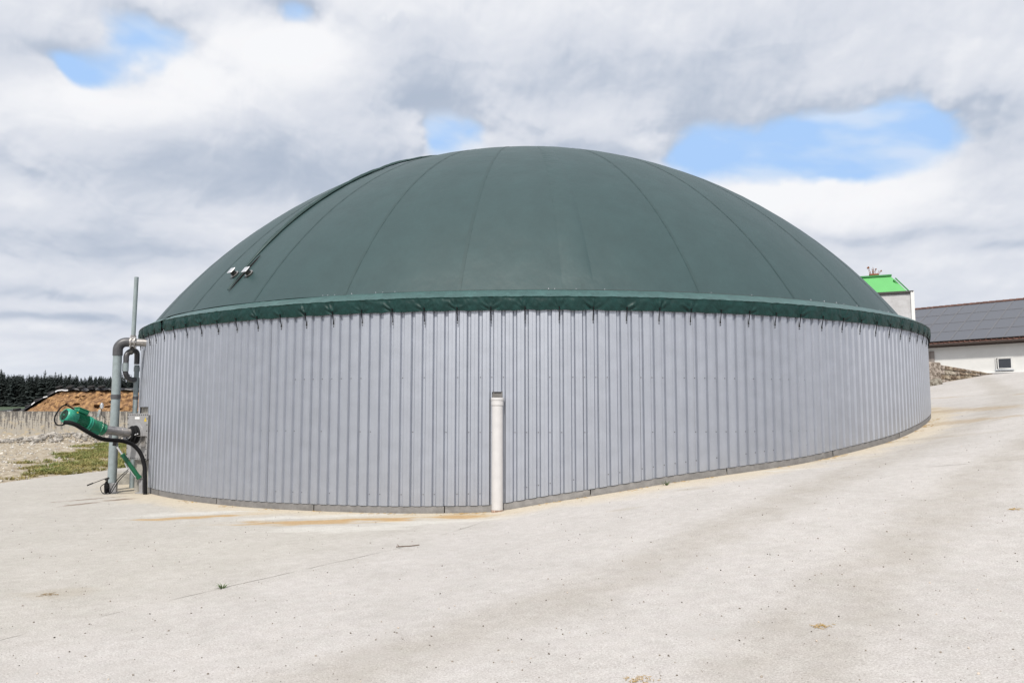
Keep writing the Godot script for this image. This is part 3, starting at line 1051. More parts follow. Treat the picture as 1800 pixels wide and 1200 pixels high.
			var y := lerpf(3.805 + 0.010 * fn.get_noise_2d(psi * 1.1, 20.0), FLAP_LOW - 0.012 * smoothstep(0.0, 0.4, from_strap) + 0.010 * fn.get_noise_2d(psi * 0.8, 60.0), v)
			col.append(around(psi, rad, y) + off)
		grid.append(col)
	for i in 117 * cols:
		for r in rows:
			var a: Vector3 = grid[i][r]
			quad(st, a, grid[i + 1][r], grid[i + 1][r + 1], grid[i][r + 1], Vector3(a.x, 0, a.z))
		var p0 := first + period * (float(i) / cols)
		var p1 := first + period * (float(i + 1) / cols)
		var d0 := around(p0, DOME_RB + 0.01, DOME_HB + 0.012) + off
		var d1 := around(p1, DOME_RB + 0.01, DOME_HB + 0.012) + off
		var m0: Vector3 = d0.lerp(grid[i][0], 0.55) + Vector3.UP * (0.022 + 0.006 * fn.get_noise_2d(p0 * 2.0, 70.0))
		var m1: Vector3 = d1.lerp(grid[i + 1][0], 0.55) + Vector3.UP * (0.022 + 0.006 * fn.get_noise_2d(p1 * 2.0, 70.0))
		quad(bandst, d0, d1, m1, m0, Vector3.UP)
		quad(bandst, m0, m1, grid[i + 1][0], grid[i][0], Vector3.UP)
	part(T, "flap", st, M["membrane_flap"])
	part(T, "sloping_band", bandst, M["membrane_band"])
	# bolt heads along the clamping line
	xf = []
	rng.seed = 13
	for i in 260:
		var psi := -88.0 + i * 0.68 + rng.randf_range(-0.1, 0.1)
		if rng.randf() < 0.68:
			continue
		xf.append(Transform3D(Basis().scaled(Vector3.ONE * rng.randf_range(0.45, 0.85)), around(psi, DOME_RB + 0.03, DOME_HB + 0.022) + off))
	var bm := MultiMesh.new()
	bm.transform_format = MultiMesh.TRANSFORM_3D
	var bh := begin()
	lathe(bh, Vector3.ZERO, Vector3.UP, [[-0.01, 0.012], [0.012, 0.012], [0.016, 0.008], [0.016, 0.0]], 6)
	bm.mesh = bake(bh)
	bm.instance_count = xf.size()
	for i in xf.size():
		bm.set_instance_transform(i, xf[i])
	var bi := MultiMeshInstance3D.new()
	bi.name = "clamp_bolts"
	bi.multimesh = bm
	bi.material_override = M["bright_metal"]
	bi.set_meta("kind", "stuff")
	T.add_child(bi)
	# tensioning straps with hooks
	var cord := begin()
	tube(cord, [Vector3(0, 0.045, 0.060), Vector3(0, 0.0, 0.045), Vector3(0, -0.155, 0.010)], 0.0085, 6)
	lathe(cord, Vector3(0, 0.045, 0.040), Vector3(0, 0, 1), [[0.0, 0.014], [0.022, 0.014], [0.022, 0.0]], 8)
	var cordm := bake(cord)
	var hook := begin()
	cbox(hook, Vector3(0, -0.175, 0.012), Vector3(0.018, 0.045, 0.018), Basis(), 0.004)
	lathe(hook, Vector3(0, -0.225, -0.004), Vector3(0, 0, 1), [[0.0, 0.010], [0.016, 0.010], [0.016, 0.0]], 8)
	var hookm := bake(hook)
	for k in range(-12, 46):
		var psi := first + k * period
		var o := part_mesh(T, "strap", cordm, M["black_rubber"], around(psi, RC, FLAP_LOW) + off)
		o.rotation.y = deg_to_rad(psi)
		part_mesh(o, "hook", hookm, M["black_gap"])
	# fabric duct running up the dome, gathered at its ties
	st = begin()
	st.set_smooth_group(1)
	var dsec := []
	for t in 73:
		var s := t / 72.0
		var th := lerpf(0.925, 0.30, s)
		var psi0 := deg_to_rad(-38.1 - 0.8 * sin(s * PI))
		var tie := pow(absf(sin(s * PI * 7.0 + 0.4)), 0.5)
		var half := lerpf(0.03, 0.075, smoothstep(0.0, 0.22, s)) * (0.82 + 0.18 * tie)
		var high := lerpf(0.010, 0.075, smoothstep(0.0, 0.30, s)) * (0.72 + 0.28 * tie) * lerpf(1.0, 0.55, smoothstep(0.75, 1.0, s))
		var row := []
		for i in 13:
			var a := PI * i / 12.0
			var x := -cos(a) * half
			var hgt := pow(sin(a), 0.75) * high + 0.012 * fn.get_noise_2d(t * 0.5, i * 0.5) * sin(a)
			var psi := psi0 + (x + 0.25 * hgt) / (DOME_R * sin(th))
			row.append(dc + Vector3(sin(psi) * sin(th), cos(th), cos(psi) * sin(th)) * (DOME_R + 0.012 + hgt) + off)
		dsec.append(row)
	for t in 72:
		for i in 12:
			quad(st, dsec[t][i], dsec[t][i + 1], dsec[t + 1][i + 1], dsec[t + 1][i], dsec[t][i] - dc - off)
	part(T, "fabric_duct", st, M["duct_fabric"])
	# slit where the duct leaves the membrane
	st = begin()
	var slit := []
	for t in 13:
		var s := t / 12.0
		var th := lerpf(0.932, 0.845, s)
		var psi := deg_to_rad(lerpf(-37.35, -37.1, s))
		slit.append(dc + Vector3(sin(psi) * sin(th), cos(th), cos(psi) * sin(th)) * (DOME_R + 0.030) + off)
	tube(st, slit, 0.02, 8, true, [0.004, 0.010, 0.014, 0.018, 0.02, 0.021, 0.021, 0.02, 0.019, 0.018, 0.016, 0.012, 0.006])
	part(T, "duct_lacing", st, M["black_gap"])
	# two relief valves with square caps
	for a in [[-39.3, 0.888], [-36.0, 0.893]]:
		var psi := deg_to_rad(a[0])
		var nrm := Vector3(sin(psi) * sin(a[1]), cos(a[1]), cos(psi) * sin(a[1]))
		var o: Vector3 = dc + nrm * (DOME_R + 0.03) + off
		var f := frame_for(nrm)
		st = begin()
		lathe(st, Vector3.ZERO, nrm, [[-0.03, 0.095], [0.010, 0.095], [0.016, 0.07], [0.017, 0.056], [0.036, 0.056], [0.038, 0.064], [0.050, 0.064], [0.052, 0.054], [0.070, 0.054], [0.072, 0.064], [0.084, 0.064], [0.086, 0.05], [0.112, 0.05]], 20)
		var v := part(T, "relief_valve", st, M["dark_metal"], o)
		st = begin()
		cbox(st, nrm * 0.12, Vector3(0.165, 0.016, 0.165), f, 0.006)
		part(v, "cap", st, M["bright_metal"])
		st = begin()
		lathe(st, Vector3.ZERO, nrm, [[0.001, 0.10], [0.012, 0.10], [0.014, 0.085], [0.015, 0.075]], 20)
		part(v, "flange", st, M["stainless"])

	# white drain pipe standing in a slot of the cladding
	var pb := around(-4.22, 11.475, 0.0)
	pb.y = ground_y(pb.x, pb.z)
	var D := thing("drain_pipe", "white plastic drain pipe standing upright against the tank cladding", "pipe", pb)
	st = begin()
	lathe(st, Vector3(0, -0.05, 0), Vector3.UP, [[0.0, 0.103], [1.93, 0.100], [1.931, 0.100]], 32)
	part(D, "pipe", st, M["pipe_white"])
	st = begin()
	lathe(st, Vector3.ZERO, Vector3.UP, [[1.845, 0.1015], [1.86, 0.110], [1.945, 0.110], [1.947, 0.117], [1.985, 0.117], [1.99, 0.112], [1.992, 0.094], [1.95, 0.092]], 32)
	part(D, "socket", st, M["pipe_white"])
	st = begin()
	lathe(st, Vector3.ZERO, Vector3.UP, [[-0.02, 0.1055], [0.035, 0.1045], [0.036, 0.101]], 32)
	part(D, "foot_sleeve", st, M["pipe_rust_splash"])
	st = begin()
	cbox(st, Vector3(0.004, 2.03, -0.082), Vector3(0.17, 0.16, 0.012), Basis(Vector3.UP, deg_to_rad(-4.22)), 0.003)
	part(D, "back_plate", st, M["flashing"])
	st = begin()
	disc(st, Vector3(0, 1.955, 0), Vector3.UP, 0.093, 24)
	part(D, "opening", st, M["black_gap"])

# ---------------------------------------------------------------- machinery at the left side of the tank
func shift(pts: Array, o: Vector3) -> Array:
	var out := []
	for p in pts:
		out.append((p as Vector3) - o)
	return out

func build_machinery() -> void:
	var gy := -0.12
	# --- wall box that carries the agitator
	var a := Vector3(-0.587, 0, 0.810)
	var w := Vector3(0.810, 0, 0.587)
	var face := Basis(w, Vector3.UP, a)
	var A := Vector3(-8.45, 0.0, -18.293)
	var bc := A - w * 0.445 + Vector3.UP * 1.165
	var B := thing("agitator_wall_box", "grey bolted steel plate box let into the tank side behind the agitator", "wall box", Vector3(bc.x, 0.62, bc.z))
	var off := -B.position
	var st := begin()
	cbox(st, bc - a * 0.29 + off, Vector3(0.86, 1.04, 0.52), face, 0.012)
	part(B, "housing", st, M["plate_grey"])
	st = begin()
	cbox(st, bc + off, Vector3(0.90, 1.08, 0.016), face, 0.004)
	part(B, "front_plate", st, M["plate_grey"])
	st = begin()
	var bolts := []
	for i in 11:
		bolts.append(Vector2(-0.42 + 0.084 * i, 0.51))
		bolts.append(Vector2(-0.42 + 0.084 * i, -0.51))
	for i in 7:
		bolts.append(Vector2(-0.42, -0.42 + 0.14 * i))
		bolts.append(Vector2(0.42, -0.42 + 0.14 * i))
	for b in bolts:
		lathe(st, bc + w * b.x + Vector3.UP * b.y + a * 0.006 + off, a, [[0.0, 0.013], [0.013, 0.013], [0.013, 0.0]], 6)
	part(B, "bolts", st, M["dark_metal"]).set_meta("kind", "stuff")
	st = begin()
	cbox(st, bc + w * -0.02 + Vector3.UP * 0.43 + a * 0.010 + off, Vector3(0.20, 0.05, 0.004), face, 0.001)
	part(B, "name_plate", st, M["label_white"])
	st = begin()
	var tc := bc + w * 0.34 + Vector3.UP * 0.40 + a * 0.0105 + off
	tri(st, tc - w * 0.055 - Vector3.UP * 0.045, tc + w * 0.055 - Vector3.UP * 0.045, tc + Vector3.UP * 0.055, a)
	part(B, "warning_triangle", st, M["label_yellow"])
	var S := Vector3(-8.825, 1.225, -18.56)
	var ax := Vector3(-0.4781, 0.1412, 0.8669).normalized()
	st = begin()
	lathe(st, S + a * 0.004 + off, a, [[0.0, 0.26], [0.022, 0.26], [0.026, 0.235], [0.030, 0.215], [0.031, 0.20]], 32)
	part(B, "seal_ring", st, M["plate_grey"])
	st = begin()
	lathe(st, S + a * 0.012 - Vector3.UP * 0.02 + off, (a + ax).normalized(), [[0.0, 0.215], [0.05, 0.215], [0.07, 0.185], [0.085, 0.20], [0.12, 0.205], [0.14, 0.16], [0.16, 0.17], [0.19, 0.165], [0.205, 0.10]], 28)
	part(B, "rubber_bellows", st, M["black_rubber"])
	# side bracket with two gussets
	for g in [[0.30, 0.02, 0.22], [0.30, -0.22, 0.20]]:
		st = begin()
		cbox(st, bc + w * g[0] + Vector3.UP * g[1] + a * 0.07 + off, Vector3(0.20, 0.012, 0.12), face, 0.002)
		part(B, "gusset", st, M["stainless"])
	st = begin()
	cbox(st, bc + w * 0.30 + Vector3.UP * -0.10 + a * 0.016 + off, Vector3(0.20, 0.25, 0.012), face, 0.003)
	part(B, "bracket_plate", st, M["stainless"])
	st = begin()
	tube(st, shift([bc + w * 0.20 + Vector3.UP * 0.07 + a * 0.09, bc + w * 0.10 + Vector3.UP * 0.02 + a * 0.20, bc - w * 0.06 - Vector3.UP * 0.12 + a * 0.27], -off), 0.016, 8)
	part(B, "stay_bar", st, M["bright_metal"])
	# lower concrete and sheet below the box
	st = begin()
	cbox(st, bc - a * 0.30 - Vector3.UP * 0.92 + w * 0.10 + off, Vector3(0.60, 0.76, 0.44), face, 0.01)
	part(B, "pedestal", st, M["concrete"])

	# --- agitator: motor, gearbox and shaft housing
	var G := thing("agitator", "green electric motor and gearbox on a steel shaft tube leaning from the tank", "agitator", S)
	var f := frame_for(ax)
	var up := -f.z
	var side := f.x
	st = begin()
	lathe(st, Vector3.ZERO, ax, [[0.10, 0.075], [0.18, 0.075], [0.181, 0.118], [0.205, 0.118], [0.206, 0.104], [0.42, 0.102], [0.421, 0.108], [0.45, 0.108], [0.451, 0.102], [0.845, 0.102], [0.846, 0.135], [0.876, 0.135], [0.877, 0.10]], 28)
	part(G, "shaft_tube", st, M["stainless"])
	# the drive tips up a little from the tube
	var tail := Vector3(-9.655, 1.680, -16.97)
	var ax2 := (tail - S - ax * 0.877).normalized()
	var rear := tail - S - ax2 * 1.70
	var f2 := frame_for(ax2)
	var up2 := -f2.z
	var side2 := f2.x
	st = begin()
	lathe(st, rear, ax2, [[0.70, 0.10], [0.702, 0.140], [0.74, 0.142], [0.75, 0.132], [0.80, 0.140], [0.83, 0.155], [0.84, 0.140], [0.93, 0.138], [1.00, 0.150], [1.02, 0.150], [1.05, 0.135], [1.09, 0.130]], 28)
	cbox(st, rear + ax2 * 0.93 - up2 * 0.09, Vector3(0.21, 0.22, 0.20), f2, 0.02)
	cbox(st, rear + ax2 * 0.90 + up2 * 0.105, Vector3(0.12, 0.15, 0.07), f2, 0.015)
	for k in 6:
		var an := TAU * k / 6.0 + 0.3
		lathe(st, rear + ax2 * 0.80 + (side2 * cos(an) + up2 * sin(an)) * 0.138, ax2, [[0.0, 0.014], [0.055, 0.014], [0.055, 0.0]], 6)
	var gear := part(G, "gearbox", st, M["motor_green"])
	st = begin()
	cbox(st, rear + ax2 * 0.91 + side2 * 0.108 + up2 * 0.055, Vector3(0.006, 0.06, 0.035), f2, 0.001)
	part(gear, "yellow_sticker", st, M["label_yellow"])
	st = begin()
	lathe(st, rear, ax2, [[1.08, 0.06], [1.081, 0.168], [1.115, 0.168], [1.116, 0.150], [1.14, 0.150], [1.141, 0.170], [1.165, 0.170], [1.166, 0.06]], 28)
	part(gear, "flange", st, M["motor_green_light"])
	st = begin()
	lathe(st, rear, ax2, [[1.16, 0.132], [1.48, 0.132]], 28)
	var motor := part(G, "motor", st, M["motor_green"])
	st = begin()
	for k in 26:
		var an := TAU * k / 26.0
		var rdir := side2 * cos(an) + up2 * sin(an)
		var tdir := rdir.cross(ax2)
		cbox(st, rear + ax2 * 1.315 + rdir * 0.143, Vector3(0.007, 0.30, 0.030), Basis(tdir, ax2, tdir.cross(ax2)), 0.002)
	part(motor, "cooling_fins", st, M["motor_green"])
	st = begin()
	lathe(st, rear, ax2, [[1.455, 0.150], [1.456, 0.168], [1.62, 0.166], [1.66, 0.163], [1.685, 0.150], [1.698, 0.132], [1.701, 0.116], [1.698, 0.108]], 32, true)
	part(motor, "fan_cover", st, M["motor_green_light"])
	st = begin()
	lathe(st, rear, ax2, [[1.690, 0.112], [1.7015, 0.110], [1.703, 0.0]], 28)
	var gr := part(motor, "fan_grille", st, M["black_gap"])
	st = begin()
	for k in 2:
		var rr := 0.055 + 0.026 * k
		lathe(st, rear, ax2, [[1.699, rr], [1.706, rr], [1.706, rr + 0.003], [1.699, rr + 0.003]], 28)
	lathe(st, rear, ax2, [[1.690, 0.030], [1.709, 0.028], [1.709, 0.0]], 16)
	part(gr, "grille_rings", st, M["motor_green"])
	st = begin()
	cbox(st, rear + ax2 * 1.36 + up2 * 0.19, Vector3(0.20, 0.26, 0.085), Basis(side2, ax2, -up2), 0.012)
	cbox(st, rear + ax2 * 1.36 + up2 * 0.242, Vector3(0.215, 0.275, 0.022), Basis(side2, ax2, -up2), 0.006)
	part(motor, "terminal_box", st, M["motor_green"])
	st = begin()
	lathe(st, rear + ax2 * 1.485 + up2 * 0.195 - side2 * 0.04, ax2, [[0.0, 0.022], [0.03, 0.022], [0.03, 0.014], [0.045, 0.014]], 12)
	part(motor, "cable_gland", st, M["bright_metal"])
	st = begin()
	cbox(st, rear + ax2 * 1.50 + side2 * 0.118 + up2 * 0.118, Vector3(0.03, 0.035, 0.006), Basis((side2 - up2).normalized(), ax2, (side2 + up2).normalized()), 0.001)
	part(motor, "yellow_sticker", st, M["label_yellow"])
	st = begin()
	tube(st, curve(shift([S + rear + ax2 * 1.50 + up2 * 0.195 - side2 * 0.04, Vector3(-9.642, 1.885, -16.950), Vector3(-9.707, 1.738, -16.800), Vector3(-9.731, 1.582, -16.750), Vector3(-9.659, 1.474, -16.720), Vector3(-9.561, 1.460, -16.740), Vector3(-9.49, 1.500, -16.76)], S), 6), 0.015, 10)
	part(G, "power_cable", st, M["black_rubber"])
	# carrying arm under the tube
	st = begin()
	cbox(st, ax * 0.44 - up * 0.205, Vector3(0.13, 0.70, 0.014), Basis(side, ax, -up), 0.003)
	cbox(st, ax * 0.66 - up * 0.155, Vector3(0.09, 0.03, 0.10), Basis(side, ax, -up), 0.004)
	cbox(st, ax * 0.30 - up * 0.155, Vector3(0.09, 0.03, 0.10), Basis(side, ax, -up), 0.004)
	part(G, "carrying_arm", st, M["plate_grey"])
	st = begin()
	cbox(st, ax * 0.52 - up * 0.27, Vector3(0.03, 0.10, 0.13), Basis(side, ax, -up), 0.012)
	part(G, "cylinder_lug", st, M["dark_metal"])
	# grease cup on its stalk
	st = begin()
	var cup := Vector3(-9.156, 1.839, -17.55) - S
	lathe(st, cup, Vector3.UP, [[-0.03, 0.0], [-0.029, 0.030], [0.0, 0.036], [0.075, 0.036], [0.08, 0.022], [0.105, 0.020], [0.106, 0.0]], 16)
	part(G, "grease_cup", st, M["bright_metal"])
	st = begin()
	tube(st, curve([cup + Vector3(0, -0.03, 0), cup + Vector3(0.0, -0.10, 0), cup + Vector3(0.01, -0.17, 0.0), cup + Vector3(0.07, -0.23, -0.02), ax * 0.85 + up * 0.12], 5), 0.010, 8)
	part(G, "grease_line", st, M["dark_metal"])
	st = begin()
	cbox(st, cup + Vector3(-0.06, -0.13, 0), Vector3(0.05, 0.17, 0.012), Basis(Vector3(0, 0, 1), -0.25), 0.003)
	part(G, "cup_bracket", st, M["bright_metal"])

	# --- black corrugated conduit down to the ground
	var H := thing("corrugated_conduit", "black corrugated cable conduit sagging from the motor down to the yard", "hose", Vector3(-8.311, gy, -18.02))
	var path := curve([Vector3(-9.534, 1.522, -16.750), Vector3(-9.366, 1.491, -16.820), Vector3(-9.189, 1.336, -17.000), Vector3(-9.044, 1.181, -17.250), Vector3(-8.946, 1.123, -17.500), Vector3(-8.816, 1.093, -17.800), Vector3(-8.653, 1.002, -18.000), Vector3(-8.501, 0.805, -18.080), Vector3(-8.398, 0.522, -18.080), Vector3(-8.345, 0.217, -18.030), Vector3(-8.311, gy - 0.01, -18.00)], 26)
	var radii := []
	for i in path.size():
		radii.append(0.044 + (0.004 if i % 2 == 0 else -0.003))
	st = begin()
	tube(st, shift(path, H.position), 0.05, 14, true, radii)
	part(H, "hose", st, M["black_rubber"])

	# --- hydraulic cylinder with its foot
	var C := thing("hydraulic_cylinder", "dark green hydraulic cylinder propping the agitator arm from the ground", "cylinder", Vector3(-8.50, gy, -18.26))
	off = -C.position
	var b0 := Vector3(-8.901, 0.781, -18.050)
	var b1 := Vector3(-8.546, 0.217, -18.200)
	var cd := (b1 - b0).normalized()
	st = begin()
	lathe(st, b0 + off, cd, [[0.0, 0.02], [0.001, 0.058], [0.03, 0.060], [0.031, 0.050], [0.62, 0.050], [0.621, 0.058], [0.68, 0.058], [0.681, 0.0]], 20)
	part(C, "barrel", st, M["cylinder_green"])
	st = begin()
	tube(st, [b0 - cd * 0.20 + off, b0 + cd * 0.02 + off], 0.021, 12)
	part(C, "rod", st, M["bright_metal"])
	st = begin()
	cbox(st, b1 + Vector3(0.02, -0.18, -0.03) + off, Vector3(0.10, 0.36, 0.04), Basis(Vector3.UP, -0.5) * Basis(Vector3(0, 0, 1), 0.1), 0.008)
	cbox(st, Vector3(-8.50, gy + 0.012, -18.26) + off, Vector3(0.24, 0.024, 0.22), Basis(Vector3.UP, -0.5), 0.004)
	part(C, "foot_bracket", st, M["plate_grey"])
	st = begin()
	var pside := Vector3(-0.5, -0.2, 0.75).normalized() * 0.068
	tube(st, [b0 + cd * 0.34 + pside + off, b0 + cd * 0.62 + pside + off], 0.010, 8)
	tube(st, [b0 + cd * 0.62 + pside + off, b0 + cd * 0.62 + off], 0.012, 8)
	tube(st, [b0 + cd * 0.38 + pside * 1.5 + off, b0 + cd * 0.22 + pside * 1.1 + off], 0.013, 8)
	part(C, "oil_line", st, M["bright_metal"])

	# --- hand pump with lever, clamped to the foot of the pipe
	var Pm := thing("hand_pump", "small black hand pump with a long lever at the foot of the thick pipe", "hand pump", Vector3(-9.30, gy, -18.22))
	off = -Pm.position
	st = begin()
	lathe(st, Vector3(-9.292, gy + 0.01, -18.20) + off, Vector3(-0.04, 1, 0).normalized(), [[0.0, 0.0], [0.001, 0.042], [0.03, 0.052], [0.17, 0.054], [0.21, 0.045], [0.24, 0.030], [0.27, 0.028], [0.271, 0.0]], 16)
	cbox(st, Vector3(-9.27, gy + 0.15, -18.16) + off, Vector3(0.07, 0.10, 0.08), Basis(Vector3.UP, 0.4), 0.01)
	part(Pm, "pump_body", st, M["black_rubber"])
	st = begin()
	cbox(st, Vector3(-9.275, gy + 0.335, -18.16) + off, Vector3(0.10, 0.05, 0.04), Basis(Vector3.UP, 0.5) * Basis(Vector3(0, 0, 1), 0.5), 0.012)
	tube(st, [Vector3(-9.29, gy + 0.27, -18.19) + off, Vector3(-9.26, gy + 0.345, -18.15) + off], 0.018, 8)
	tube(st, [Vector3(-9.265, gy + 0.357, -18.15) + off, Vector3(-9.50, gy + 0.25, -17.96) + off], 0.009, 8)
	part(Pm, "lever", st, M["dark_metal"])
	st = begin()
	tube(st, [Vector3(-9.49, gy + 0.255, -17.967) + off, Vector3(-9.585, gy + 0.21, -17.895) + off], 0.015, 8)
	part(Pm, "lever_grip", st, M["black_rubber"])
	st = begin()
	cbox(st, Vector3(-9.215, gy + 0.125, -18.32) + off, Vector3(0.17, 0.22, 0.16), Basis(Vector3.UP, 0.25), 0.008)
	cbox(st, Vector3(-9.215, gy + 0.008, -18.30) + off, Vector3(0.24, 0.016, 0.24), Basis(Vector3.UP, 0.25), 0.003)
	part(Pm, "bracket_box", st, M["plate_grey"])
	st = begin()
	tube(st, curve(shift([Vector3(-9.31, 0.12, -18.17), Vector3(-9.375, 0.05, -18.10), Vector3(-9.356, -0.05, -18.08), Vector3(-9.28, gy + 0.012, -18.06), Vector3(-9.18, gy + 0.014, -18.08), Vector3(-9.12, 0.06, -18.14), Vector3(-8.98, 0.24, -18.10), Vector3(-8.74, 0.44, -18.04)], Pm.position), 6), 0.009, 8)
	tube(st, curve(shift([Vector3(-9.29, gy + 0.05, -18.15), Vector3(-9.25, gy + 0.012, -18.09), Vector3(-9.16, gy + 0.02, -18.13), Vector3(-9.08, 0.05, -18.16), Vector3(-8.96, 0.21, -18.13), Vector3(-8.75, 0.40, -18.06)], Pm.position), 6), 0.009, 8)
	part(Pm, "oil_hose", st, M["black_rubber"])

	# --- thick gas pipe with a bend into the tank
	var g1 := Vector3(-9.56, 0, -18.95)
	var gx := Vector3(0.80, 0, -0.60)          # towards the wall
	gx = Vector3(0.93, 0, -0.36).normalized()
	var GP := thing("gas_pipe", "thick blue-grey plastic pipe rising from the yard and bending into the tank", "pipe", Vector3(g1.x, gy, g1.z))
	off = -GP.position
	st = begin()
	lathe(st, Vector3(0, -0.03, 0), Vector3.UP, [[0.0, 0.101], [2.23, 0.100], [2.231, 0.0]], 28)
	part(GP, "pipe", st, M["pipe_blue_grey"])
	st = begin()
	lathe(st, Vector3.ZERO, Vector3.UP, [[2.17, 0.10], [2.175, 0.112], [2.27, 0.112], [2.275, 0.10]], 28)
	part(GP, "joint_collar", st, M["pipe_dark_grey"])
	st = begin()
	lathe(st, Vector3(0, 2.2, 0), Vector3.UP, [[0.0, 0.100], [1.07, 0.100]], 28)
	part(GP, "upper_pipe", st, M["pipe_blue_grey"])
	var ec := Vector3(g1.x, 3.24, g1.z) + gx * 0.19
	st = begin()
	var bend: Array = [Vector3(g1.x, 3.10, g1.z)] + arc(ec, -gx * 0.19, Vector3.UP * 0.19, 10) + [ec + Vector3.UP * 0.19 + gx * 0.07]
	tube(st, shift(bend, GP.position), 0.113, 24)
	part(GP, "elbow", st, M["pipe_dark_grey"])
	var fl := ec + Vector3.UP * 0.19 + gx * 0.06
	st = begin()
	lathe(st, fl + off, gx, [[0.0, 0.12], [0.02, 0.12], [0.021, 0.165], [0.05, 0.165], [0.051, 0.12], [0.10, 0.12], [0.101, 0.165], [0.13, 0.165], [0.131, 0.10]], 28)
	part(GP, "flange", st, M["stainless"])
	st = begin()
	for k in 8:
		var an := TAU * k / 8.0
		var rd := Vector3.UP * cos(an) + gx.cross(Vector3.UP) * sin(an)
		tube(st, [fl + rd * 0.145 + gx * 0.0 + off, fl + rd * 0.145 + gx * 0.155 + off], 0.010, 6)
	part(GP, "flange_bolts", st, M["bright_metal"]).set_meta("kind", "stuff")
	st = begin()
	tube(st, [fl + gx * 0.12 + off, fl + gx * 0.95 + off], 0.092, 24)
	part(GP, "wall_stub", st, M["stainless"])
	# --- thin vent stack
	var vb := fl + gx * 0.075 + Vector3.UP * 0.11
	var V := thing("vent_stack", "slim blue-grey vent pipe standing up against the sky from the flanged joint", "pipe", vb)
	st = begin()
	lathe(st, Vector3.ZERO, Vector3(0.012, 1, 0).normalized(), [[0.0, 0.050], [1.50, 0.050], [1.501, 0.042], [1.30, 0.040]], 20)
	part(V, "pipe", st, M["pipe_blue_grey"])
	st = begin()
	lathe(st, Vector3.ZERO, Vector3.UP, [[-0.03, 0.062], [0.06, 0.062], [0.061, 0.05]], 20)
	part(V, "socket", st, M["stainless"])
	# --- siphon loop and its down pipe
	var SP := thing("siphon_pipe", "narrower blue-grey pipe with a dark u-shaped siphon loop beside the tank", "pipe", Vector3(-9.30, gy, -19.50))
	off = -SP.position
	var s0 := fl + gx * 0.075 + Vector3.UP * -0.10
	st = begin()
	tube(st, shift(curve([s0, s0 - Vector3.UP * 0.09, Vector3(s0.x - 0.03, 3.17, s0.z), Vector3(-9.36, 3.20, -19.12)], 5), SP.position), 0.045, 14)
	part(SP, "drop", st, M["dark_metal"])
	st = begin()
	tube(st, shift(curve([Vector3(-9.40, 2.98, -19.06), Vector3(-9.40, 3.10, -19.06), Vector3(-9.385, 3.18, -19.12), Vector3(-9.375, 3.235, -19.24), Vector3(-9.36, 3.25, -19.38), Vector3(-9.35, 3.20, -19.48), Vector3(-9.35, 3.08, -19.50), Vector3(-9.35, 2.92, -19.50)], 5), SP.position), 0.064, 18)
	part(SP, "upper_bend", st, M["pipe_dark_grey"])
	st = begin()
	tube(st, shift(curve([Vector3(-9.40, 3.0, -19.06), Vector3(-9.41, 2.80, -19.06), Vector3(-9.41, 2.68, -19.08), Vector3(-9.40, 2.57, -19.18), Vector3(-9.385, 2.53, -19.32), Vector3(-9.36, 2.54, -19.46)], 6), SP.position), 0.062, 18)
	part(SP, "lower_bend", st, M["pipe_dark_grey"])
	st = begin()
	lathe(st, Vector3(-9.41, 2.72, -19.06) + off, Vector3.UP, [[0.0, 0.062], [0.001, 0.072], [0.20, 0.072], [0.201, 0.062]], 20)
	part(SP, "sleeve", st, M["pipe_blue_grey"])
	st = begin()
	lathe(st, Vector3(-9.345, -0.15, -19.50) + off, Vector3.UP, [[0.0, 0.058], [3.04, 0.058]], 20)
	part(SP, "pipe", st, M["pipe_blue_grey"])
	st = begin()
	lathe(st, Vector3(-9.345, 2.74, -19.50) + off, Vector3.UP, [[0.0, 0.058], [0.005, 0.070], [0.11, 0.070], [0.115, 0.062], [0.16, 0.062]], 20)
	part(SP, "sleeve", st, M["pipe_blue_grey"])
	st = begin()
	lathe(st, Vector3(-9.345, 2.05, -19.50) + off, Vector3.UP, [[0.0, 0.058], [0.004, 0.067], [0.07, 0.067], [0.074, 0.058]], 20)
	part(SP, "joint_collar", st, M["pipe_dark_grey"])
	# --- concrete footing behind the pipes
	var K := thing("concrete_footing", "low beige concrete block on the yard behind the thick pipe", "concrete block", Vector3(-10.0, gy, -20.75))
	st = begin()
	cbox(st, Vector3(0, 0.13, 0), Vector3(0.95, 0.34, 0.55), Basis(Vector3.UP, 0.3), 0.02)
	part(K, "block", st, M["concrete"])

# ---------------------------------------------------------------- far left: bunker silo, silage, forest
func spruce_mesh(seed_: int) -> ArrayMesh:
	var r := RandomNumberGenerator.new()
	r.seed = seed_
	var st := begin()
	tube(st, [Vector3(0, -0.03, 0), Vector3(0, 0.98, 0)], 0.012, 5, false, [0.014, 0.002])
	var whorls := 22
	for i in whorls:
		var t := float(i) / whorls
		var y := 0.10 + 0.88 * t
		var len := lerpf(0.25, 0.02, pow(t, 0.8)) * r.randf_range(0.8, 1.15)
		var nb := 9 if t < 0.7 else 6
		for k in nb:
			var a := TAU * (k + r.randf()) / nb
			var d := Vector3(cos(a), 0, sin(a))
			var s := Vector3(-d.z, 0, d.x)
			var l := len * r.randf_range(0.6, 1.25)
			var o := Vector3(0, y, 0)
			var mid := o + d * l * 0.55 - Vector3.UP * l * 0.12
			var tip := o + d * l - Vector3.UP * l * r.randf_range(0.2, 0.5)
			var w := l * 0.30
			tri(st, o + Vector3.UP * 0.015, mid - s * w, mid + s * w, Vector3.UP)
			tri(st, mid - s * w, tip, mid + s * w, Vector3.UP)
			tri(st, mid - s * w, mid - Vector3.UP * l * 0.45, mid + s * w, d)
	return bake(st)

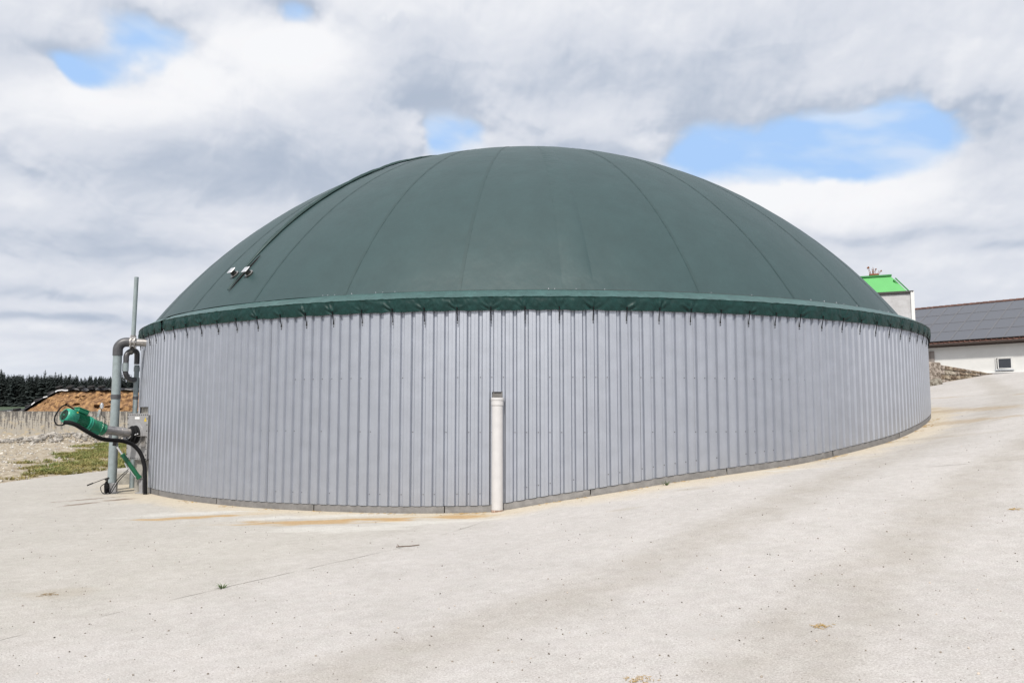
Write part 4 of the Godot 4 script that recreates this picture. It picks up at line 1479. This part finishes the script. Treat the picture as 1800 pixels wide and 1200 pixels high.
func build_left_background() -> void:
	# spruce wood on the rise
	rng.seed = 21
	var meshes := [spruce_mesh(1), spruce_mesh(2), spruce_mesh(3)]
	var F := Node3D.new()
	F.name = "spruce_forest"
	add_child(F)
	F.position = Vector3(-210, ground_y(-210.0, -360.0), -360)
	F.set_meta("kind", "stuff")
	F.set_meta("label", "dark spruce forest along the horizon at the far left")
	F.set_meta("category", "forest")
	var lists := [[], [], []]
	for row in 8:
		var z := -336.0 - row * 6.0
		var x := -330.0
		while x < -105.0:
			x += rng.randf_range(1.0, 2.4)
			var zz := z + rng.randf_range(-3, 3)
			var h := rng.randf_range(12.0, 14.8) + (2.2 if rng.randf() < 0.10 else 0.0) - 1.5 * smoothstep(-230.0, -150.0, x) + row * 0.12
			var wd := h * rng.randf_range(1.1, 1.8)
			lists[rng.randi() % 3].append(Transform3D(Basis(Vector3.UP, rng.randf() * TAU).scaled(Vector3(wd, h, wd)), Vector3(x, ground_y(x, zz) - 0.2, zz) - F.position))
	for k in 3:
		var mm := MultiMesh.new()
		mm.transform_format = MultiMesh.TRANSFORM_3D
		mm.mesh = meshes[k]
		mm.instance_count = lists[k].size()
		for i in lists[k].size():
			mm.set_instance_transform(i, lists[k][i])
		var o := MultiMeshInstance3D.new()
		o.name = "spruces"
		o.multimesh = mm
		o.material_override = M["spruce"]
		o.set_meta("kind", "stuff")
		F.add_child(o, true)

	# bunker silo wall, cast concrete with black water streaks
	var size := 512
	var im := PackedByteArray()
	im.resize(size * size * 3)
	var n1 := noise(401, 0.05, 4)
	var n2 := noise(402, 0.02, 4)
	var n3 := noise(403, 0.15, 2)
	for y in size:
		for x in size:
			var t := float(y) / size
			var s := n1.get_noise_2d(x * 1.9, y * 0.05) + 0.35 * n3.get_noise_2d(x, y * 0.25)
			var k := smoothstep(0.02, 0.5, s + 0.50 - 1.0 * t + 0.25 * n2.get_noise_2d(x, y))
			var c := Color(0.665, 0.645, 0.61).lerp(Color(0.335, 0.325, 0.32), k * 0.8)
			c = c.lerp(Color(0.76, 0.69, 0.56), smoothstep(0.05, 0.6, n2.get_noise_2d(x * 1.0 + 300.0, y * 0.7) + 0.5 * (t - 0.6)) * 0.6)
			var o := (y * size + x) * 3
			im[o] = int(c.r * 255); im[o + 1] = int(c.g * 255); im[o + 2] = int(c.b * 255)
	var bm := mat("bunker_concrete", lin(0.82, 0.82, 0.82), 0.92)
	bm.albedo_texture = ImageTexture.create_from_image(Image.create_from_data(size, size, false, Image.FORMAT_RGB8, im))
	var B := thing("bunker_silo_wall", "long stained concrete silo wall in front of the silage heap", "wall", Vector3(-37.0, -0.15, -66.0))
	for k in 8:
		var x0 := -24.0 + k * 5.5
		var st := begin()
		var x1 := x0 + 5.46
		var yb := -0.3
		var yt := 1.92
		st.set_smooth_group(-1)
		for q in [[Vector3(x0, yb, 0.15), Vector3(x1, yb, 0.15), Vector3(x1, yt, 0.15), Vector3(x0, yt, 0.15), Vector3(0, 0, 1)], [Vector3(x0, yb, -0.15), Vector3(x1, yb, -0.15), Vector3(x1, yt, -0.15), Vector3(x0, yt, -0.15), Vector3(0, 0, -1)], [Vector3(x0, yt, 0.15), Vector3(x1, yt, 0.15), Vector3(x1, yt, -0.15), Vector3(x0, yt, -0.15), Vector3.UP], [Vector3(x0, yb, 0.15), Vector3(x0, yb, -0.15), Vector3(x0, yt, -0.15), Vector3(x0, yt, 0.15), Vector3.LEFT], [Vector3(x1, yb, 0.15), Vector3(x1, yb, -0.15), Vector3(x1, yt, -0.15), Vector3(x1, yt, 0.15), Vector3.RIGHT]]:
			var vs := [q[0], q[1], q[2], q[0], q[2], q[3]]
			if ((q[1] as Vector3) - q[0]).cross((q[2] as Vector3) - q[0]).dot(q[4]) > 0.0:
				vs = [q[0], q[2], q[1], q[0], q[3], q[2]]
			for v in vs:
				st.set_uv(Vector2((v.x + v.z + k * 1.7) / 9.0, (1.92 - v.y) / 2.3))
				st.add_vertex(v)
		part(B, "wall_panel", st, bm)
	# silage heap with its cut face
	var S := thing("silage_heap", "orange-brown silage heap with a ragged cut face behind the silo wall", "silage", Vector3(-36.0, -0.15, -72.0))
	var hn := noise(411, 0.55, 5)
	var ln := noise(412, 1.3, 4)
	var st := begin()
	var nx := 150
	var ny := 44
	var pts := []
	for i in nx + 1:
		var x := -9.2 + 26.0 * i / nx
		var top := lerpf(1.75, 3.80, smoothstep(-9.0, -4.6, x)) + 0.05 * hn.get_noise_2d(x, 3.0)
		var col := []
		for j in ny + 1:
			var v := float(j) / ny
			var p: Vector3
			if v < 0.72:
				var u := v / 0.72
				var y := top * u
				var ledge := (0.55 * ln.get_noise_2d(x * 0.45, y * 1.1) + 0.30 * hn.get_noise_2d(x * 1.3, y * 1.8)) * smoothstep(-6.5, -2.0, x + 1.2 * y) + 0.04 * hn.get_noise_2d(x * 5.0, y * 5.0)
				p = Vector3(x + 0.1 * hn.get_noise_2d(y * 3.0, x * 3.0), y, 3.2 - 2.6 * pow(u, 1.3) + ledge * smoothstep(1.02, 0.85, u))
			else:
				var u := (v - 0.72) / 0.28
				p = Vector3(x, top + 0.12 * u, 0.6 - 9.0 * u)
			col.append(p)
		pts.append(col)
	st.set_smooth_group(1)
	for i in nx:
		for j in ny:
			quad(st, pts[i][j], pts[i + 1][j], pts[i + 1][j + 1], pts[i][j + 1], Vector3(0, 1, 1))
	var sm := mat("silage", lin(0.66, 0.66, 0.66), 0.95)
	var fa := field(256, 421, 0.10, 3)
	var fb := field(256, 422, 0.02, 4)
	sm.albedo_texture = tint_texture(256, [[fa, 0.8], [fb, 1.4]], Color(0.40, 0.285, 0.20), Color(0.80, 0.635, 0.44))
	triplanar(sm, 2.6)
	part(S, "silage", st, sm)
	# black sheet with tyres over the shoulder, white underside turned up at the edge
	var C := thing("silage_cover", "black plastic sheet with a turned-up white edge over the left shoulder of the silage", "plastic sheet", Vector3(-43.5, 1.5, -72.0))
	st = begin()
	st.set_smooth_group(1)
	var cn := noise(431, 0.9, 4)
	var grid := []
	for i in 91:
		var x := -11.5 + 29.0 * i / 90.0
		var top := lerpf(1.75, 3.80, smoothstep(-9.0, -4.6, x)) + 0.06
		top = maxf(top, 1.72 + 0.1 * (x + 11.5) if x < -9.0 else top)
		var row := []
		for j in 17:
			var u := j / 16.0
			var z := 0.95 + 0.35 * cn.get_noise_2d(x * 1.2, 1.0) - 10.0 * u * u
			var y := top + 0.16 * cn.get_noise_2d(x * 2.0, z * 2.0) + 0.10 + 0.1 * u
			if j == 0:
				y -= 0.14
			row.append(Vector3(x, y - 0.15, z - 72.0) + Vector3(-36.0, 0, 0) - C.position)
		grid.append(row)
	for i in 90:
		for j in 16:
			quad(st, grid[i][j], grid[i + 1][j], grid[i + 1][j + 1], grid[i][j + 1], Vector3.UP)
	part(C, "sheet", st, M["tarp_black"])
	for r in [[6, 8], [13, 14], [16, 17], [19, 23]]:
		st = begin()
		st.set_smooth_group(1)
		for i in range(r[0], r[1]):
			var a: Vector3 = grid[i][0]
			var b: Vector3 = grid[i + 1][0]
			var h0 := 0.06 + 0.08 * absf(cn.get_noise_2d(i * 3.0, 50.0))
			var h1 := 0.06 + 0.08 * absf(cn.get_noise_2d((i + 1) * 3.0, 50.0))
			var o := Vector3(0, 0.02, 0.10)
			quad(st, a + o, b + o, b + o + Vector3(0, h1 * 0.9, 0.02), a + o + Vector3(0, h0 * 0.9, 0.02), Vector3(0, 0.3, 1))
			quad(st, a + o - Vector3.UP * 0.05, b + o - Vector3.UP * 0.05, b + o, a + o, Vector3(0, 0.3, 1))
		part(C, "white_edge", st, M["tarp_white"])
	# tyres that weigh the sheet down
	var ty := begin()
	lathe(ty, Vector3.ZERO, Vector3.UP, [[-0.09, 0.20], [-0.10, 0.26], [-0.08, 0.31], [0.0, 0.33], [0.08, 0.31], [0.10, 0.26], [0.09, 0.20], [0.0, 0.19], [-0.09, 0.20]], 16, true)
	var tym := bake(ty)
	rng.seed = 25
	var words := ["lowest, at the left end of the slope", "second up the slope from the left", "third up the slope from the left", "fourth up the slope from the left", "fifth up, half-way along the slope", "sixth up the slope", "seventh up the slope", "eighth up, just below the crest", "first along the flat top from the left", "second along the flat top"]
	for k in 10:
		var i := 8 + k * 3
		var p: Vector3 = grid[i][3] + C.position
		var o := part_mesh(self, "tyre", tym, M["tyre"], p + Vector3(0, 0.14, rng.randf_range(-0.2, 0.3)))
		o.rotation = Vector3(rng.randf_range(-0.15, 0.25), rng.randf(), rng.randf_range(0.1, 0.35))
		o.set_meta("label", "old black tyre on the silage sheet, " + words[k])
		o.set_meta("category", "tyre")
		o.set_meta("group", "tyres on the silage sheet")
	# low rubble ridge in front of the silo wall
	var xf := []
	var cols := []
	rng.seed = 26
	var mn := noise(441, 0.25, 3)
	for i in 2600:
		var t := rng.randf()
		var x := lerpf(-33.0, -18.0, t)
		var zc := -50.0 - 4.0 * sin(t * 2.6)
		var dz := rng.randfn(0.0, 1.7)
		var hgt := 0.85 * exp(-dz * dz / 5.0) * smoothstep(-33.5, -27.0, x) * (0.75 + 0.5 * mn.get_noise_2d(x, 0.0))
		var s := 0.05 + 0.20 * pow(rng.randf(), 2.6)
		xf.append(Transform3D(Basis.from_euler(Vector3(rng.randf() * 0.8, rng.randf() * TAU, rng.randf() * 0.8)).scaled(Vector3.ONE * s), Vector3(x, ground_y(x, zc + dz) - 0.02 + hgt * rng.randf_range(0.75, 1.0), zc + dz)))
		var g := rng.randf_range(0.16, 0.40)
		cols.append(Color(g, g * 0.93, g * 0.84))
	scatter("rubble", "low ridge of pale broken rubble before the silo wall", "rubble", pebble_mesh(12), M["by_colour"], xf, cols)
	st = begin()
	st.set_smooth_group(1)
	var mg := []
	for i in 41:
		var t := i / 40.0
		var row := []
		for j in 25:
			var x := lerpf(-34.0, -17.0, t)
			var tt := clampf((x + 33.0) / 15.0, 0.0, 1.0)
			var dz := lerpf(-6.0, 6.0, j / 24.0)
			var zc := -50.0 - 4.0 * sin(tt * 2.6)
			var hgt := 0.80 * exp(-dz * dz / 5.0) * smoothstep(-33.5, -27.0, x) * (0.75 + 0.5 * mn.get_noise_2d(x, 0.0))
			row.append(Vector3(x, ground_y(x, zc + dz) - 0.12 + hgt + 0.05 * mn.get_noise_2d(x * 8.0, dz * 8.0), zc + dz))
		mg.append(row)
	for i in 40:
		for j in 24:
			quad(st, mg[i][j], mg[i + 1][j], mg[i + 1][j + 1], mg[i][j + 1], Vector3.UP)
	structure("rubble_bank", st, M["gravel_mix"])

# ---------------------------------------------------------------- right: feeder, barn, old wall
func build_right_background() -> void:
	# solids feeder behind the dome
	var fx := Basis(Vector3.UP, -0.42)
	var fo := Vector3(15.75, 2.15, -35.2)
	var F := thing("solids_feeder", "white steel feed hopper with a bright green sloping lid behind the dome", "hopper", fo)
	var st := begin()
	cbox(st, fx * Vector3(-0.45, 2.32, 0), Vector3(5.0, 4.6, 3.0), fx, 0.03)
	part(F, "body", st, M["feeder_white"])
	for c in [[2.05, 1.5], [-2.95, 1.5], [2.05, -1.5], [-2.95, -1.5]]:
		st = begin()
		cbox(st, fx * Vector3(c[0], 2.33, c[1]), Vector3(0.14, 4.68, 0.16), fx, 0.012)
		part(F, "corner_post", st, M["window_white"])
	for z in [1.52, -1.52]:
		st = begin()
		cbox(st, fx * Vector3(-0.45, 4.66, z), Vector3(5.1, 0.10, 0.12), fx, 0.012)
		part(F, "top_rail", st, M["dark_metal"])
	# gable-like lid: sloping on the right end
	st = begin()
	var prof := [Vector2(-2.9, 4.68), Vector2(1.92, 4.68), Vector2(1.28, 5.52), Vector2(-2.4, 5.52)]
	for s in [-1.25, 1.25]:
		var q := []
		for p in prof:
			q.append(fx * Vector3(p.x, p.y, s * (1.0 if p.y < 5.0 else 0.55)))
		quad(st, q[0], q[1], q[2], q[3], fx * Vector3(0, 0.5, s))
	for i in 4:
		var p: Vector2 = prof[i]
		var r: Vector2 = prof[(i + 1) % 4]
		var w0 := 1.25 * (1.0 if p.y < 5.0 else 0.55)
		var w1 := 1.25 * (1.0 if r.y < 5.0 else 0.55)
		var out := Vector3((p.y - r.y) * -1.0, r.x - p.x, 0) * -1.0
		quad(st, fx * Vector3(p.x, p.y, -w0), fx * Vector3(p.x, p.y, w0), fx * Vector3(r.x, r.y, w1), fx * Vector3(r.x, r.y, -w1), fx * Vector3(signf((p.x + r.x) * 0.5 + 0.6) * absf(p.y - r.y), 0.2 if i == 2 else -0.2, 0))
	var lid := part(F, "lid", st, M["feeder_green"])
	st = begin()
	cbox(st, fx * Vector3(-0.55, 5.55, 0.70), Vector3(3.75, 0.08, 0.10), fx, 0.01)
	cbox(st, fx * Vector3(-0.55, 5.55, -0.70), Vector3(3.75, 0.08, 0.10), fx, 0.01)
	part(lid, "lid_rim", st, M["feeder_green_dark"])
	st = begin()
	cbox(st, fx * Vector3(1.64, 5.02, 0.0), Vector3(0.06, 0.80, 1.9), fx * Basis(Vector3(0, 0, 1), 0.70), 0.01)
	part(lid, "end_flap", st, M["feeder_green"])
	st = begin()
	cbox(st, fx * Vector3(1.70, 5.08, 0.98), Vector3(0.05, 0.78, 0.05), fx * Basis(Vector3(0, 0, 1), 0.70), 0.01)
	part(lid, "end_rim", st, M["feeder_green_dark"])
	var wp := fo + fx * Vector3(0.62, 5.60, 0.62)
	var W := thing("dry_weed", "dry brown weeds rooted on the rim of the green hopper lid", "weed", wp)
	st = begin()
	rng.seed = 31
	cbox(st, Vector3(0, 0.03, 0), Vector3(0.40, 0.10, 0.14), fx, 0.03)
	for i in 16:
		var x := rng.randf_range(-0.28, 0.30)
		var h := rng.randf_range(0.12, 0.40)
		var top := Vector3(x + rng.randf_range(-0.1, 0.16), h, rng.randf_range(-0.06, 0.06))
		tube(st, [Vector3(x * 0.7, 0.02, 0), top], 0.008, 4)
		if i % 3 == 0:
			cbox(st, top, Vector3(0.07, 0.06, 0.06), Basis(Vector3(0, 0, 1), rng.randf()), 0.02)
	part(W, "stems", st, M["rust"])

	# barn: local x runs left along the eave (s), local z points out of the facade
	var u := Vector3(-0.648, 0, -0.761)
	var n := Vector3(-0.761, 0, 0.648)
	var E := Vector3(30.142, 0, -46.0)
	var bas := Basis(-u, Vector3.UP, n)          # x right along the facade, y up, z towards the yard
	var BN := thing("barn", "long white barn with solar panels on its roof at the top of the ramp", "barn", Vector3(E.x, 3.6, E.z))
	BN.basis = bas
	var y0 := -3.6
	# local coordinates: s = -x
	st = begin()
	cbox(st, Vector3(0, y0 + 3.7, -6.0), Vector3(28.0, 5.0, 11.2), Basis(), 0.02)
	part(BN, "wall", st, M["plaster"])
	st = begin()
	cbox(st, Vector3(0, y0 + 3.3, -0.34), Vector3(28.1, 1.5, 0.12), Basis(), 0.02)
	part(BN, "plinth", st, M["plinth_grey"])
	st = begin()
	cbox(st, Vector3(0, y0 + 4.09, -0.32), Vector3(28.1, 0.07, 0.20), Basis(), 0.015)
	part(BN, "base_ledge", st, M["window_white"])
	# roof slab, tile coloured
	var slope := atan2(9.05 - 6.02, 5.9)
	var rl := 5.9 / cos(slope)
	var rb := Basis(Vector3.RIGHT, slope)        # tilts local -z upwards
	st = begin()
	cbox(st, Vector3(0, y0 + 5.99, 0) + rb * Vector3(0, 0, -rl * 0.5), Vector3(29.0, 0.14, rl + 0.1), rb, 0.02)
	cbox(st, Vector3(0, y0 + 5.99, -11.8) + Basis(Vector3.RIGHT, -slope) * Vector3(0, 0, rl * 0.5), Vector3(29.0, 0.14, rl + 0.1), Basis(Vector3.RIGHT, -slope), 0.02)
	var roof := part(BN, "roof", st, M["roof_tile_0"])
	for i in 72:
		st = begin()
		var xx := -14.4 + i * 0.40
		lathe(st, Vector3(xx, y0 + 9.06, -5.9), Vector3.RIGHT, [[0.0, 0.10], [0.001, 0.135], [0.36, 0.115], [0.40, 0.10]], 10, false)
		part(roof, "ridge_tile", st, M["roof_tile_%d" % ((i * 7 + i / 3) % 3)])
	st = begin()
	cbox(st, Vector3(0, y0 + 5.90, 0.02), Vector3(29.0, 0.24, 0.05), Basis(), 0.008)
	part(BN, "fascia", st, M["fascia_brown"])
	st = begin()
	lathe(st, Vector3(-14.5, y0 + 5.93, 0.13), Vector3.RIGHT, [[0.0, 0.0], [0.0, 0.085], [29.0, 0.085], [29.0, 0.0]], 14)
	part(BN, "gutter", st, M["fascia_brown"])
	for i in 96:
		st = begin()
		lathe(st, Vector3(-14.3 + i * 0.30, y0 + 6.035, 0.07) , rb * Vector3(0, 0, -1), [[0.0, 0.0], [0.0, 0.045], [0.30, 0.042]], 8)
		part(roof, "eave_tile", st, M["roof_tile_%d" % (i % 3)])
	# solar panels, four rows
	var pw := 1.0
	var ph := (rl - 0.52) / 4.0
	var panel := begin()
	cbox(panel, Vector3.ZERO, Vector3(pw - 0.02, 0.035, ph - 0.02), Basis(), 0.004)
	var panelm := bake(panel)
	var fr := begin()
	for s in [-1, 1]:
		cbox(fr, Vector3(s * (pw - 0.045) * 0.5, 0.012, 0), Vector3(0.026, 0.046, ph - 0.008), Basis(), 0.003)
		cbox(fr, Vector3(0, 0.012, s * (ph - 0.03) * 0.5), Vector3(pw - 0.08, 0.044, 0.016), Basis(), 0.003)
	var frm := bake(fr)
	for row in 4:
		for k in range(-13, 6):
			var xx := k * pw - 0.55
			if xx > 2.0 and row == 3 and xx < 3.2:
				continue
			if xx > -0.1 and row == 3:
				continue
			var at := Vector3(xx, y0 + 6.13, -0.02) + rb * Vector3(0, 0.05, -(row + 0.5) * ph)
			var o := part_mesh(BN, "solar_panel", panelm, M["solar_glass"], at)
			o.basis = rb
			part_mesh(o, "frame", frm, M["solar_frame"])
	# window, tilted open on its left side
	var wx := -1.18
	var wz := -0.38
	st = begin()
	for b in [[Vector3(wx, y0 + 4.985, wz), Vector3(0.92, 0.05, 0.14)], [Vector3(wx, y0 + 4.285, wz), Vector3(0.92, 0.06, 0.14)], [Vector3(wx - 0.435, y0 + 4.635, wz), Vector3(0.05, 0.64, 0.14)], [Vector3(wx + 0.435, y0 + 4.635, wz), Vector3(0.05, 0.64, 0.14)]]:
		cbox(st, b[0], b[1], Basis(), 0.006)
	var wf := part(BN, "window", st, M["plaster"])
	st = begin()
	cbox(st, Vector3(wx, y0 + 4.635, wz - 0.01), Vector3(0.82, 0.64, 0.03), Basis(), 0.002)
	part(wf, "dark_reveal", st, M["black_gap"])
	st = begin()
	var tilt := Basis(Vector3.UP, 0.10)
	for b in [[Vector3(0, 0.30, 0), Vector3(0.74, 0.035, 0.05)], [Vector3(0, -0.30, 0), Vector3(0.74, 0.04, 0.05)], [Vector3(-0.35, 0, 0), Vector3(0.05, 0.56, 0.05)], [Vector3(0.35, 0, 0), Vector3(0.05, 0.56, 0.05)]]:
		cbox(st, Vector3(wx + 0.04, y0 + 4.63, wz + 0.07) + tilt * b[0], b[1], tilt, 0.006)
	part(wf, "casement", st, M["window_white"])
	st = begin()
	cbox(st, Vector3(wx + 0.04, y0 + 4.63, wz + 0.07), Vector3(0.66, 0.56, 0.012), tilt, 0.001)
	part(wf, "pane", st, M["window_glass"])
	st = begin()
	cbox(st, Vector3(wx, y0 + 4.225, wz + 0.08), Vector3(1.0, 0.05, 0.22), Basis(), 0.008)
	part(wf, "sill", st, M["plinth_grey"])
	# weathered boarding at the left end
	for i in 8:
		st = begin()
		cbox(st, Vector3(-6.6 + i * 0.21 - 0.12, y0 + 5.12, -0.36), Vector3(0.20, 0.95, 0.05), Basis(), 0.006)
		part(BN, "plank", st, M["old_plank_%d" % (i % 3)])

	# old retaining wall of coursed stone, its top running down to the right
	var a := Vector3(21.95, 0, -40.6)
	var b := Vector3(26.75, 0, -43.2)
	var wu := (b - a).normalized()
	var wn := Vector3(wu.z, 0, -wu.x)
	if wn.z < 0:
		wn = -wn
	var SW := thing("stone_wall", "low brown stone retaining wall tapering down to the right before the barn", "wall", Vector3(a.x, 3.2, a.z))
	SW.basis = Basis(wu, Vector3.UP, wu.cross(Vector3.UP))
	var L := a.distance_to(b)
	st = begin()
	var zf := 1.0
	var top0 := 4.22 - 3.2
	var top1 := 3.80 - 3.2
	for q in [[-0.05, 1], [-0.45, -1]]:
		quad(st, Vector3(0, -0.5, q[0]), Vector3(L, -0.5, q[0]), Vector3(L, top1 - 0.04, q[0]), Vector3(0, top0 - 0.04, q[0]), Vector3(0, 0, q[1]))
	quad(st, Vector3(0, top0 - 0.04, -0.05), Vector3(L, top1 - 0.04, -0.05), Vector3(L, top1 - 0.04, -0.45), Vector3(0, top0 - 0.04, -0.45), Vector3.UP)
	quad(st, Vector3(0, -0.5, -0.05), Vector3(0, top0 - 0.04, -0.05), Vector3(0, top0 - 0.04, -0.45), Vector3(0, -0.5, -0.45), Vector3.LEFT)
	part(SW, "mortar_core", st, M["mortar"])
	rng.seed = 33
	var courses := 4
	for c in courses:
		var x := 0.0
		while x < L - 0.1:
			var wdt := minf(rng.randf_range(0.26, 0.62), L - x)
			var xm := x + wdt * 0.5
			var top := lerpf(top0, top1, xm / L)
			var base := lerpf(0.0, 0.38, xm / L) - 0.1
			var hh := (top - base) / courses
			var ym := base + hh * (c + 0.5)
			st = begin()
			cbox(st, Vector3(xm, ym, -0.12), Vector3(wdt - 0.035, hh - 0.03, 0.24 + rng.randf_range(-0.04, 0.05)), Basis(Vector3(0, 0, 1), rng.randf_range(-0.05, 0.05) - 0.07), 0.03)
			part(SW, "stone", st, M["stone_%d" % (rng.randi() % 5)])
			x += wdt
	# rough concrete abutment at its left end
	var AB := thing("concrete_abutment", "rough grey concrete abutment at the left end of the stone wall", "abutment", Vector3(20.9, ground_y(20.9, -39.4), -39.4))
	st = begin()
	var an := noise(451, 1.2, 3)
	var bb := Basis(Vector3.UP, 0.35)
	cbox(st, Vector3(0.18, 0.35, -0.6), Vector3(0.95, 1.72, 1.2), bb, 0.06)
	part(AB, "block", st, M["stone_4"])
	st = begin()
	cbox(st, Vector3(0.1, 0.10, 0.15), Vector3(0.9, 0.40, 0.7), bb * Basis(Vector3(0, 0, 1), 0.25), 0.12)
	part(AB, "broken_toe", st, M["mortar"])

func _ready() -> void:
	# camera
	var cam := Camera3D.new()
	cam.name = "camera"
	add_child(cam)
	cam.position = Vector3(0, EYE, 0)
	cam.rotation = Vector3(0.08899, 0, 0)
	cam.fov = 47.03
	cam.near = 0.05
	cam.far = 3000.0
	cam.current = true
	# sky
	var we := WorldEnvironment.new()
	we.name = "environment"
	var env := Environment.new()
	var sky := Sky.new()
	var pano := PanoramaSkyMaterial.new()
	pano.panorama = ImageTexture.create_from_image(sky_image())
	sky.sky_material = pano
	env.background_mode = Environment.BG_SKY
	env.sky = sky
	env.background_energy_multiplier = 0.77
	env.tonemap_mode = Environment.TONE_MAPPER_LINEAR
	env.tonemap_exposure = 1.3
	env.sdfgi_enabled = true
	env.ssao_enabled = true
	env.ssil_enabled = true
	we.environment = env
	add_child(we)
	# hazy sun, high, behind the viewer, a little to the left
	var sun := DirectionalLight3D.new()
	sun.name = "sun"
	add_child(sun)
	sun.light_color = Color(1.0, 0.978, 0.945)
	sun.light_energy = 1.15
	sun.light_angular_distance = 4.0
	sun.shadow_enabled = true
	sun.look_at_from_position(Vector3(-3.0, 17, 14.4), Vector3.ZERO, Vector3.UP)

	make_materials()
	mat("straw_a", lin(0.40, 0.27, 0.10), 0.9)
	mat("straw_b", lin(0.24, 0.17, 0.09), 0.9)
	var wg := mat("weed_green", lin(0.07, 0.12, 0.03), 0.8)
	wg.cull_mode = BaseMaterial3D.CULL_DISABLED
	build_ground()
	build_tank()
	build_machinery()
	build_left_background()
	build_right_background()
	build_ground_cover()
